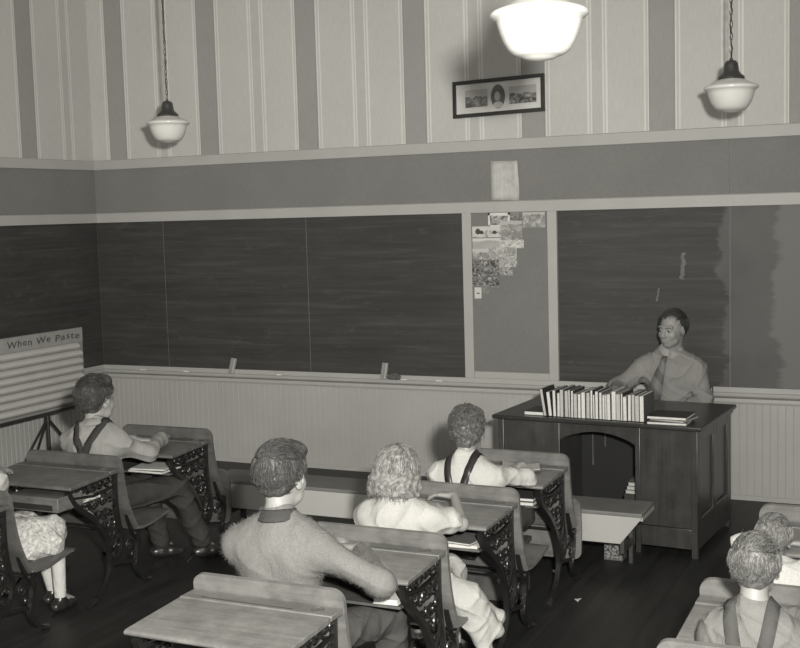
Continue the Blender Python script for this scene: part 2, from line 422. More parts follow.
# chalk marks that stay on the right-hand board
def chalkmark(x0, z0, z1, w, seed):
    rnd = random.Random(seed); mb = MB(); L = []; Rr = []; n = 12
    for i in range(n + 1):
        z = z0 + (z1 - z0) * i / n; o = rnd.uniform(-.25, .25) * w; L.append((x0 - w / 2 + o + i * .0012, z)); Rr.append((x0 + w / 2 + o + rnd.uniform(-.2, .2) * w + i * .0012, z))
    mb.prism(L + Rr[::-1], 1, -.0095, -.008); o = build(mb, 'chalk_mark', plain('chalk smear', .12, .9, .3, 60), rb); o.matrix_parent_inverse = Matrix.Translation(-rb.location)
chalkmark(4.930, 1.49, 1.67, .028, 2); chalkmark(4.76, 1.34, 1.43, .012, 3)
# cork pin panel
pp = build(MB().span((3.415, -.012, .815), (3.990, -.001, 1.975)), 'pin_panel', TACK); tag(pp, 'tall grey pin panel between the two blackboards with pictures pinned on', 'bulletin board')

# ------------------------------------------------------------------ pinned pictures
def pic_mat(i, light, dark, scale, thr, stretch=(1, 1, 1), sky=0.0, z0=0, z1=1):
    t = NT('printed picture %d' % i); co = t.coord('Object')
    f = t.noise(t.mapping(co, tuple(scale * .55 * x for x in stretch), loc=(i * 3.1, 0, i * 1.7)), 1, 6, .62, 1.6)
    c = t.ramp(f, [(thr - .14, dark), (thr - .02, (light + dark) * .42), (thr + .03, (light + dark) / 2), (thr + .12, light)])
    if sky:
        sx = t.n.new('ShaderNodeSeparateXYZ'); t.l.new(co, sx.inputs[0])
        mr = t.n.new('ShaderNodeMapRange'); t.l.new(t.math('ADD', sx.outputs[2], t.math('MULTIPLY', f, (z1 - z0) * .5)), mr.inputs[0])
        zz = z0 + (z1 - z0) * (1 - sky) + (z1 - z0) * .25; mr.inputs[1].default_value = zz; mr.inputs[2].default_value = zz + .004
        c = mixc(t, mr.outputs[0], c, light)
    return t.done(c, .6, .3)
cards = [
 ((3.545, 1.866, 3.71, 1.971), .50, .10, 40, .55, .25, 'white-bordered picture of a long farmyard at the top left of the pin panel', 1),
 ((3.712, 1.85, 3.803, 1.971), .32, .10, 60, .55, 0, 'small dark picture tucked beside the white-bordered farmyard picture', 0),
 ((3.807, 1.86, 3.974, 1.969), .38, .14, 40, .50, .2, 'picture with a bright slanting banner at the top right of the pin panel', 0),
 ((3.422, 1.796, 3.642, 1.876), .46, .10, 24, .42, .4, 'wide pale picture of two dark round trees at the panel left edge', 2),
 ((3.638, 1.775, 3.804, 1.911), .36, .14, 44, .50, .2, 'grey picture of bushes right of the two-tree picture', 0),
 ((3.420, 1.702, 3.643, 1.790), .48, .30, 10, .50, .3, 'pale blank-looking picture of a plain below the two-tree picture', 0),
 ((3.418, 1.626, 3.626, 1.712), .42, .12, 45, .52, .3, 'picture of shrubs under the pale plain picture', 0),
 ((3.637, 1.715, 3.813, 1.777), .55, .14, 75, .45, 0, 'narrow picture of many white blossoms sticking out to the right', 0),
 ((3.545, 1.581, 3.759, 1.722), .46, .16, 42, .48, 0, 'picture of large pale flowers in the middle of the collage', 0),
 ((3.416, 1.443, 3.622, 1.634), .34, .03, 60, .54, 0, 'largest and darkest picture, dense foliage, at the lower left of the collage', 0),
 ((3.626, 1.52, 3.723, 1.622), .42, .10, 50, .50, .4, 'small picture of a dark rock right of the darkest foliage picture', 0),
 ((3.556, 1.429, 3.622, 1.499), .30, .12, 70, .50, 0, 'small grey picture at the lower right corner of the darkest foliage picture', 0),
 ((3.49, 1.382, 3.556, 1.446), .24, .12, 50, .50, 0, 'faint small grey picture right of the lowest white card', 0),
 ((3.430, 1.352, 3.483, 1.433), .60, .50, 20, .50, 0, 'smallest white card with a dark mark, lowest on the pin panel', 3)]
for i, (b, li, dk, sc, th, sky, lab, ex) in enumerate(cards):
    x0, z0, x1, z1 = b; y = -.0135 - (i % 5) * .0012
    o = build(MB().span((x0, y - .001, z0), (x1, y, z1)), 'pinned_picture', pic_mat(i, li, dk, sc, th, (1, 1, 1), sky, z0, z1), smooth=None); tag(o, lab, 'picture', 'pictures pinned on the grey panel')
    dkm = plain('printed dark ink', .05); W = x1 - x0; H = z1 - z0
    if ex == 1:
        mb = MB()
        for a_, b_, c_, d_ in ((0, 0, 1, .16), (0, .84, 1, 1), (0, 0, .08, 1), (.92, 0, 1, 1)): mb.span((x0 + a_ * W, y - .0016, z0 + b_ * H), (x0 + c_ * W, y - .001, z0 + d_ * H))
        build(mb, 'white_margin', plain('white margin', .55), o)
    if ex == 2:
        for cx, cw, ch in ((.2, .10, .55), (.33, .07, .36), (.78, .09, .34)):
            P = [(x0 + W * cx + W * cw * math.cos(a) * (1 - .4 * max(math.sin(a), 0)), z0 + H * .28 + H * ch * (.5 + .5 * math.sin(a)) * 1) for a in [2 * PI * k / 16 for k in range(16)]]
            build(MB().prism(P, 1, y - .0016, y - .001), 'printed_tree', dkm, o)
    if ex == 3:
        mb = MB(); mb.span((x0 + W * .25, y - .0016, z0 + H * .42), (x0 + W * .75, y - .001, z0 + H * .52)); build(mb, 'printed_mark', dkm, o)
t = NT('manila sheet'); co = t.coord(); f = t.noise(co, 18, 6, .7); f2 = t.noise(t.mapping(co, (30, 1, 3)), 1, 3)
SHEET = t.done(mixc(t, .5, t.ramp(f, [(.3, .34), (.7, .48)]), t.ramp(f2, [(.4, .8), (.7, 1.0)]), 'MULTIPLY'), .7)
mb = MB(); N = 8; vs = []; 
for j in range(N + 1):
    for i in range(7):
        u, v = i / 6, j / N; x = 3.573 + .21 * u; z = 2.062 + .279 * v - .006 * u + (.006 * math.sin(v * 9) if i in (0, 6) else 0)
        y = -.0145 - .012 * (u ** 3) * v ** 2 - .002 * math.sin(u * 6 + v * 4); vs.append((x + (.004 * math.sin(v * 5) if i == 6 else 0), y, z))
fs = [(j * 7 + i, j * 7 + i + 1, (j + 1) * 7 + i + 1, (j + 1) * 7 + i) for j in range(N) for i in range(6)]
mb.add(vs, fs); o = build(mb, 'paper_sheet', SHEET, smooth=2); sm = o.modifiers.new('s', 'SOLIDIFY'); sm.thickness = .0015
tag(o, 'blank pale upright sheet of paper on the grey strip above the pin panel', 'paper')

# ------------------------------------------------------------------ framed pictures
def framed():
    e = empty('picture_frame', (3.645, -.03, 2.795), 0); tag(e, 'long narrow black picture frame hanging crooked on the striped wallpaper', 'picture')
    W, H = .69, .262; rot = R(.9)
    e.rotation_euler = (R(-3), rot * 1.0, 0); e.rotation_euler[1] = -R(1.2)
    f = MB(); t_ = .026
    for a, b in (((-W / 2, -.012, H / 2 - t_), (W / 2, .012, H / 2)), ((-W / 2, -.012, -H / 2), (W / 2, .012, -H / 2 + t_)), ((-W / 2, -.012, -H / 2 + t_), (-W / 2 + t_, .012, H / 2 - t_)), ((W / 2 - t_, -.012, -H / 2 + t_), (W / 2, .012, H / 2 - t_))): f.span(a, b)
    build(f, 'frame', BLACKP, e, bevel=.002)
    build(MB().span((-W / 2 + t_, 0, -H / 2 + t_), (W / 2 - t_, .006, H / 2 - t_)), 'mat_board', plain('mat board', .48), e)
    for i, x in enumerate((-.165, .185)):
        w = .085 if i == 0 else .1; h = .062
        o = build(MB().span((x - w, -.0022, -h), (x + w, -.0005, h)), 'print', pic_mat(40 + i, .34, .05, 26, .52, (1, 1, 1.2), .45, -h, h), e)
    P = [(.053 * math.cos(2 * PI * k / 32) + .0, .085 * math.sin(2 * PI * k / 32)) for k in range(32)]
    ov = build(MB().prism(P, 1, -.0025, -.0005), 'oval_print', plain('oval ground', .10), e)
    def disc(cx, cz, rx, rz, y0, m, nm):
        P = [(cx + rx * math.cos(2 * PI * k / 20), cz + rz * math.sin(2 * PI * k / 20)) for k in range(20)]
        build(MB().prism(P, 1, y0 - .001, y0), nm, m, ov)
    disc(0, -.058, .036, .022, -.0026, plain('print pale', .40), 'printed_shoulders'); disc(-.002, -.004, .026, .034, -.0030, plain('print grey', .20), 'printed_hair'); disc(-.006, .004, .019, .030, -.0040, plain('print light', .36), 'printed_head')
    sc_ = build(MB().tube([(0, .012, .0), (0, .026, .10)], .003, 6), 'hanging_wire', IRON, e)
framed()

# ------------------------------------------------------------------ pendant lamps
def pendant(loc, s, label):
    e = empty('pendant_lamp', loc); tag(e, label, 'lamp', 'schoolhouse pendant lamps')
    D = .30 * s; r = D / 2
    prof = [(.055, .078), (.062, .074), (.085, .062), (.115, .046), (.143, .035), (.150, .028), (.150, .020), (.143, .014), (.131, .008), (.127, -.008), (.119, -.034), (.108, -.060), (.094, -.082), (.080, -.095), (.064, -.101), (.056, -.103), (.047, -.108), (.025, -.113), (.004, -.115)]
    g = MB().lathe([(a * s, b * s) for a, b in prof], n=48); build(g, 'glass_globe', GLASS, e, smooth=.9)
    h = MB().lathe([(a * s, b * s) for a, b in [(.072, .070), (.075, .078), (.070, .088), (.054, .100), (.044, .114), (.040, .140), (.037, .160), (.027, .172), (.010, .177), (.009, .187), (.003, .189)]], n=32)
    build(h, 'fitter', BRASS, e, smooth=.7)
    c = MB(); z = .185 * s; top = ZC - loc[2]; k = 0
    while z < top:
        lw, lh = .0085 * s, .021 * s; pts = []
        for q in range(11):
            a = 2 * PI * q / 10; x = lw * math.cos(a); zz = z + lh * .9 + lh * math.sin(a); pts.append((x, 0, zz) if k % 2 else (0, x, zz))
        c.tube(pts, .0026 * s, 5, False); z += lh * 1.62; k += 1
    build(c, 'chain', BRASS, e)
    cord = MB().tube([(0.004 * math.sin(i * 1.3), .006 * math.cos(i * .9), .16 * s + i * (top - .16 * s) / 24) for i in range(25)], .0028, 5); build(cord, 'cord', BLACKP, e)
    build(MB().lathe([(.07, top - .03), (.072, top - .012), (.06, top - .002)], n=24), 'ceiling_canopy', BRASS, e)
    return e
pendant((1.64, -1.20, 2.63), 1, 'white glass pendant lamp on a chain at the left, near the corner')
pendant((5.45, -1.20, 2.612), 1, 'white glass pendant lamp on a chain at the right end of the wall')
pendant((5.42, -4.55, 2.560), 1, 'large-looking white glass lamp bowl at the top centre, nearest the camera')

# ------------------------------------------------------------------ things on the chalk ledge
def eraser_up(x, tilt, lab):
    e = empty('blackboard_eraser', (x, -.034, .733)); e.rotation_euler = (R(-12), R(tilt), 0); tag(e, lab, 'eraser')
    build(MB().span((-.022, -.012, .002), (.010, .010, .125)), 'felt', plain('grey felt', .22, .9, .2, 60), e, bevel=.003)
    build(MB().span((.010, -.012, .002), (.024, .010, .125)), 'wooden_back', plain('eraser wood', .33, .6), e, bevel=.002)
eraser_up(1.306, 10, 'blackboard eraser standing on end on the chalk ledge, leaning right, at left')
eraser_up(2.675, 5, 'blackboard eraser standing on end on the chalk ledge beside the crumpled rag')
s_ = SDF(.02)
for a in ((2.745, -.045, .75, .03), (2.775, -.042, .758, .032), (2.80, -.045, .748, .026)): s_.ell(a[:3], (a[3], .018, a[3] * .85))
o = link('chalk_rag', s_.mesh('chalk_rag', .004, curly(.005, 120, 3), lambda X, Y, Z: .734 - Z + 0 * X + 0 * Y), plain('dusty rag', .09, .95, .4, 40), None, 3); tag(o, 'small dark crumpled rag lying on the chalk ledge', 'rag')
for i, (x, l) in enumerate(((2.835, .045), (.86, .05), (1.75, .04), (3.12, .05), (.42, .06), (4.13, .05))):
    o = build(MB().tube([(0, 0, 0), (l, 0, 0)], .0055, 8), 'chalk_stick', plain('white chalk', .6, .9)); o.location = (x, -.052, .7385)
    tag(o, ['white chalk stick on the ledge beside the dark rag', 'white chalk stick on the ledge near the second board joint', 'white chalk stick on the ledge between the two upright erasers', 'white chalk stick on the ledge left of the pin panel', 'white chalk stick on the ledge nearest the room corner', 'white chalk stick on the ledge right of the pin panel'][i], 'chalk', 'chalk sticks on the ledge')

# ------------------------------------------------------------------ pocket chart on a stand
def chart():
    X = .30; e = empty('pocket_chart', (X, -1.35, 0)); tag(e, 'pleated paper pocket chart with hand-lettered title standing by the left wall', 'chart')
    Y0, Y1, Z0, Z1 = -.62, .735, .537, 1.154       # local y range, heights
    P = MB().span((-.012, Y0, Z0), (0, Y1, Z1)); 
    m = plain('grey kraft card', .20, .85, .12, 10)
    build(P, 'backing_card', m, e, bevel=.004)
    # title strip
    ts = MB().span((.0, Y0 + .005, Z1 - .11), (.004, Y1 - .005, Z1 - .004)); build(ts, 'title_strip', plain('title card', .24, .85, .1, 14), e)
    for word, off, wid in (('When', -.845, .26), ('We', -.535, .155), ('Paste', -.330, .285)):
        cu = bpy.data.curves.new('t', 'FONT'); cu.body = word; cu.size = .1; cu.extrude = .0008; cu.offset = .0008; cu.space_character = 1.15
        to = bpy.data.objects.new('t', cu); COL.objects.link(to); bpy.context.view_layer.update()
        me = bpy.data.meshes.new_from_object(to.evaluated_get(bpy.context.evaluated_depsgraph_get())); bpy.data.objects.remove(to)
        mx = max(v.co.x for v in me.vertices)
        for v in me.vertices:
            x, y, z = v.co; x = x / mx * wid
            v.co = (.0055 + z, Y1 + off + x + y * .08, Z1 - .078 + y * .72 + .005 * math.sin((x + off) * 26))
        link('lettered_word', me, plain('crayon lettering', .06, .8), e)
    n = 8; pk = plain('folded manila paper', .40, .75, .05, 6); top = Z1 - .115; step = (top - Z0 - .02) / n
    for i in range(n):
        z = top - i * step; mb = MB()
        prof = [(.002, z - step * .02)] + [(.004 + .030 * math.sin(PI * q / 8) ** .8, z - step * (.02 + .94 * q / 8)) for q in range(9)] + [(.001, z - step * .97)]
        mb.prism(prof, 1, Y0 + .02, Y1 - (.075 if i == 0 else .045))
        mb.v = [(v[0], v[1], v[2]) for v in mb.v]
        build(mb, 'paper_pocket', pk, e, smooth=.4)
    build(MB().span((-.02, Y0, Z0 - .018), (.022, Y1, Z0)), 'bottom_rail', BLACKP, e, bevel=.003)
    pole = MB().tube([(-.014, .30, .03), (-.014, .30, Z0 + .2)], .013, 10); build(pole, 'pole', BLACKP, e)
    hub = (-.014, .30, .49)
    for a in (88, 180, 268):
        dx, dy = math.cos(R(a)) * .36, math.sin(R(a)) * .40
        if dx < -.2: dx = -.2
        build(MB().tube([(hub[0], hub[1], hub[2]), (hub[0] + dx * .55, hub[1] + dy * .55, .25), (hub[0] + dx, hub[1] + dy, .012)], .009, 8), 'leg', BLACKP, e)
    build(MB().tube([(-.014, .30, .46), (-.014, .30, .52)], .021, 12), 'collar', BLACKP, e)
chart()

# ------------------------------------------------------------------ teacher's desk
A4 = R(-4.2)
def teacher_desk():
    e = empty('teacher_desk', (4.70 + .42 * math.sin(-A4), -1.463 + .42 * math.cos(A4), 0), A4); tag(e, 'big dark oak double-pedestal teacher desk with a kneehole, carrying the row of books', 'desk')
    W, D = 1.272, .84; hw = W / 2; f = -D / 2; b = D / 2
    build(MB().span((-hw, f, .735), (hw, b, .760)), 'desktop', OAKT, e, bevel=.006)
    hb = hw - .028; fy = f + .03; by = b - .03
    # front: rails, posts, panels, arch
    for x in (-hb, -.248, .248 , hb - .036):
        build(MB().span((x, fy, 0), (x + .036 if x != .248 else x + .030, fy + .03, .735)), 'post', OAK, e, bevel=.003)
    for sgn in (-1, 1):
        a0, a1 = (-hb + .036, -.248) if sgn < 0 else (.278, hb - .036)
        p = MB().span((a0, fy + .008, .17), (a1, fy + .026, .735)); build(p, 'front_panel', OAK, e)
        build(MB().span((a0, fy + .004, .05), (a1, fy + .026, .166)), 'bottom_panel', OAK, e, bevel=.003)
        x0, x1 = (-hb, -.218) if sgn < 0 else (.248, hb)
        build(MB().span((x0 + .002, by - .02, .05), (x1 - .002, by, .735)), 'drawer_front', OAK, e)
        inx = -.236 if sgn < 0 else .262
        build(MB().span((inx - .008, fy + .03, .05), (inx + .008, by - .02, .735)), 'inner_side', OAK, e)
        ox = hb if sgn > 0 else -hb
        s1 = MB(); t_ = .020
        lo, hi = (ox - t_, ox) if sgn > 0 else (ox, ox + t_)
        ym = (fy + by) / 2
        for y0, y1 in ((fy + .03, fy + .10), (ym - .035, ym + .035), (by - .09, by - .02)): s1.span((lo, y0, .05), (hi, y1, .735))
        s1.span((lo, fy + .1, .05), (hi, ym - .035, .22)); s1.span((lo, ym + .035, .05), (hi, by - .09, .22)); s1.span((lo, fy + .1, .66), (hi, ym - .035, .735)); s1.span((lo, ym + .035, .66), (hi, by - .09, .735))
        build(s1, 'side_frame', OAK, e, bevel=.003)
        q0, q1 = (lo, hi - .012) if sgn > 0 else (lo + .012, hi)
        build(MB().span((q0, fy + .1, .2), (q1, by - .09, .68)), 'side_panel', OAK, e)
        if True:
            bd = MB()
            for y0, y1 in ((fy + .1, ym - .035), (ym + .035, by - .09)): bd.tube([((hi if sgn > 0 else lo), y0, .222), ((hi if sgn > 0 else lo), y1, .222)], .004, 6)
            build(bd, 'bead_moulding', wood('light worn oak edge', .09), e)
        pb = MB(); pb.span((ox - (.036 if sgn > 0 else 0), by - .036, 0), (ox + (0 if sgn > 0 else .036), by, .735)); build(pb, 'post', OAK, e, bevel=.003)
    arch = [(-.212, .735), (-.212, .635)]
    for i in range(17):
        u = i / 16; arch.append((-.212 + .46 * u, .628 + .062 * math.sin(PI * u) ** .8))
    arch += [(.248, .635), (.248, .735)]
    build(MB().prism(arch, 1, fy + .004, fy + .024), 'arch_apron', OAK, e)
    build(MB().span((-.228, fy + .42, .06), (.254, fy + .435, .735)), 'kneehole_shade_board', plain('kneehole shade black', .010, .7), e)  # added near-black sheet standing in for the deep shade inside the kneehole
    for x_, z_ in ((-.155, .40), (-.075, .52)): build(MB().span((x_, fy + .405, z_), (x_ + .007, fy + .42, .70)), 'batten', wood('worn batten', .10, 2), e)
    return e
teacher_desk()
def ondesk(u, v, z):   # desk frame -> world; u along the front, v = depth behind front edge
    return (4.70 + u * math.cos(A4) - v * math.sin(A4), -1.463 + u * math.sin(A4) + v * math.cos(A4), z)

# books
covers = [plain('book cloth %d' % i, v, .6, .2, 40) for i, v in enumerate((.025, .04, .07, .11, .03, .16, .05))]
def book(name, w, h, d, cm, pm, spine_back=True):
    """upright book: x thickness w, y depth d (fore-edge towards -y), z height h. origin at base centre"""
    e = empty(name)
    c = MB(); t_ = .0022
    c.span((-w / 2, -d / 2, 0), (-w / 2 + t_, d / 2, h)); c.span((w / 2 - t_, -d / 2, 0), (w / 2, d / 2, h)); c.span((-w / 2 + t_, d / 2 - t_ * 1.4, 0), (w / 2 - t_, d / 2, h))
    build(c, 'cover', cm, e)
    build(MB().span((-w / 2 + t_, -d / 2 + .003, .003), (w / 2 - t_, d / 2 - t_ * 1.4, h - .003)), 'pages', pm, e)
    return e
rb_ = random.Random(11); u = -.305; i = 0; ords = ['first', 'second', 'third', 'fourth', 'fifth', 'sixth', 'seventh', 'eighth', 'ninth', 'tenth', 'eleventh', 'twelfth', 'thirteenth', 'fourteenth', 'fifteenth', 'sixteenth', 'seventeenth', 'eighteenth', 'nineteenth', 'twentieth', 'twenty-first', 'twenty-second', 'twenty-third', 'twenty-fourth', 'twenty-fifth', 'twenty-sixth', 'twenty-seventh', 'twenty-eighth', 'twenty-ninth', 'thirtieth', 'thirty-first', 'thirty-second', 'thirty-third', 'thirty-fourth']
specs = []
while u < .275:
    w = rb_.choice((.013, .016, .018, .021, .024, .027)); specs.append((u, w)); u += w + .0012
nb = len(specs)
for i, (u, w) in enumerate(specs):
    h = .155 + rb_.uniform(-.012, .016) + (.004 if i < 3 else 0) - (.004 if i > nb - 5 else 0); d = .20 + rb_.uniform(-.015, .01)
    ci = rb_.randrange(7); pi = rb_.random() < .68
    o = book('book', w, h, d, covers[ci], PAGE if pi else PAGE2)
    lean = R(-9) if i < 1 else (R(-6) if i < 2 else R(-1.5)) if i < 3 else R(rb_.uniform(-.6, .4))
    x, y, z = ondesk(u + w / 2 - (.012 if i == 0 else 0) - (.004 if i == 1 else 0), .045 + d / 2 + rb_.uniform(0, .012), .7605 + abs(math.sin(lean)) * w * .5)
    o.location = (x, y, z); o.rotation_euler = (0, lean, A4)
    shade = ['black', 'dark', 'dark grey', 'mid grey', 'black', 'light grey', 'charcoal'][ci]
    tag(o, '%s upright book from the left in the row on the teacher desk, %s covers' % (ords[min(i, 33)], shade), 'book', 'upright books on the teacher desk')
def flat(name, label, cat, loc, rz, size, cm, pm, group=None):
    w, d, h = size; e = empty(name, loc, rz); tag(e, label, cat, group)
    c = MB(); t_ = .0022
    c.span((-w / 2, -d / 2, 0), (w / 2, d / 2, t_)); c.span((-w / 2, -d / 2, h - t_), (w / 2, d / 2, h)); c.span((-w / 2, d / 2 - .003, t_), (w / 2, d / 2, h - t_))
    build(c, 'cover', cm, e); build(MB().span((-w / 2 + .003, -d / 2 + .003, t_), (w / 2 - .003, d / 2 - .003, h - t_)), 'pages', pm, e); return e
flat('book', 'dark book lying flat at the left end of the upright row', 'book', ondesk(-.375, .16, .7605), A4 + .02, (.15, .20, .022), covers[1], PAGE)
flat('book', 'lowest pale book of the flat stack at the desk right corner', 'book', ondesk(.430, .122, .7605), A4 + .06, (.225, .21, .014), covers[5], PAGE)
flat('book', 'thin grey middle book of the flat stack at the desk right corner', 'book', ondesk(.445, .140, .775), A4 - .16, (.21, .20, .012), covers[3], PAGE2)
flat('book', 'black book on top of the flat stack at the desk right corner', 'book', ondesk(.430, .135, .788), A4 + .02, (.225, .215, .017), covers[0], PAGE)
# glimpse of papers and a box in the kneehole
o = build(MB().span((-.06, -.12, 0), (.06, .12, .30)), 'storage_box', plain('dark card box', .03), bevel=.004); o.location = ondesk(.19, .30, 0); o.rotation_euler = (0, 0, A4); tag(o, 'dark upright box in the kneehole of the teacher desk under papers', 'box')
for i in range(3):
    o = flat('folded_paper', ['lowest folded paper on the box in the kneehole', 'middle folded paper on the box in the kneehole', 'topmost folded paper on the box in the kneehole'][i], 'paper', ondesk(.185 + .004 * i, .29, .3005 + i * .024), A4 + .05 * i, (.10, .20, .022), covers[5], PAGE2, 'papers in the kneehole')

# ------------------------------------------------------------------ bench across the front
def bench():
    e = empty('recitation_bench', (3.72, -1.74, 0)); tag(e, 'long low pale-fronted wooden bench running across in front of the teacher desk', 'bench')
    x0, x1 = 2.30 - 3.72, 5.09 - 3.72; ht = .345
    build(MB().span((x0, -.15, ht - .022), (x1, .145, ht)), 'seat_board', plain('grey painted bench', .14, .5, .15, 6), e, bevel=.004)
    P = [(x0, ht - .022), (x1 - .005, ht - .022), (x1 - .005, ht - .030), (x1 - .12, ht - .175), (x0, ht - .175)]
    build(MB().prism(P, 1, -.150, -.130), 'front_apron', plain('flash-lit apron', .35, .5, .05, 4), e, bevel=.002)  # the apron's whiteness is flash light put into its colour
    build(MB().span((x1 - .02, -.128, ht - .045), (x1, .145, ht - .0225)), 'end_cleat', plain('flash-lit apron', .35), e)
    for x in (x0 + .12, -.1, x1 - .115):
        build(MB().span((x - .012, .06, 0), (x + .012, .10, ht - .022)), 'leg', wood('bench leg wood', .06, 2), e, bevel=.003)
        build(MB().span((x - .011, -.125, .11), (x + .011, .06, .15)), 'cross_brace', wood('bench leg wood', .06, 2), e)
        build(MB().span((x - .011, -.125, .15), (x + .011, -.085, ht - .022)), 'strut', wood('bench leg wood', .06, 2), e)
bench()
t = NT('speckled label'); co = t.coord(); f = t.noise(co, 90, 3, .6); SPK = t.done(t.ramp(f, [(.45, .03), (.52, .2)]), .7)
e = empty('small_carton', (4.86, -1.60, 0), 0); tag(e, 'small speckled carton with a pale rim on the floor below the bench end', 'box')
build(MB().span((-.045, -.05, 0), (.062, .05, .105)), 'carton', plain('pale carton', .09), e, bevel=.002); build(MB().span((-.038, -.0525, .010), (.055, -.05, .094)), 'label_panel', SPK, e)

# ------------------------------------------------------------------ school desks
def spiral(mb, c, r0, turns, a0, x, rad=.0042, sgn=1):
    pts = []; n = int(10 * turns)
    for i in range(n + 1):
        f = i / n; a = a0 + sgn * f * turns * 2 * PI; r = r0 * (1 - f * .82); pts.append((x, c[0] + r * math.cos(a), c[1] + r * math.sin(a)))
    mb.tube(pts, [rad] * len(pts), 5)
def smoothpath(P, n=6):
    out = []
    for i in range(len(P) - 1):
        p0 = P[max(i - 1, 0)]; p1 = P[i]; p2 = P[i + 1]; p3 = P[min(i + 2, len(P) - 1)]
        for k in range(n):
            t = k / n; out.append(tuple(.5 * ((2 * p1[j]) + (-p0[j] + p2[j]) * t + (2 * p0[j] - 5 * p1[j] + 4 * p2[j] - p3[j]) * t * t + (-p0[j] + 3 * p1[j] - 3 * p2[j] + p3[j]) * t ** 3) for j in range(len(p1))))
    return out + [tuple(P[-1])]
def band(mb, path, w, th, x):
    """flat iron band in the y-z plane, half-thickness th, width w along x"""
    n = len(path); L = []; Q = []
    for i, p in enumerate(path):
        a = path[max(i - 1, 0)]; b = path[min(i + 1, n - 1)]; ty, tz = b[0] - a[0], b[1] - a[1]; q = math.hypot(ty, tz) or 1
        hh = th[i * (len(th) - 1) // (n - 1)] if isinstance(th, (list, tuple)) else th
        L.append((p[0] - tz / q * hh, p[1] + ty / q * hh)); Q.append((p[0] + tz / q * hh, p[1] - ty / q * hh))
    vs = []
    for (l, r) in zip(L, Q): vs += [(x - w / 2, l[0], l[1]), (x + w / 2, l[0], l[1]), (x + w / 2, r[0], r[1]), (x - w / 2, r[0], r[1])]
    fs = []
    for i in range(n - 1):
        for k in range(4): a = i * 4 + k; b = i * 4 + (k + 1) % 4; fs.append((a, b, b + 4, a + 4))
    fs += [(3, 2, 1, 0), tuple((n - 1) * 4 + k for k in range(4))]
    mb.add(vs, fs)
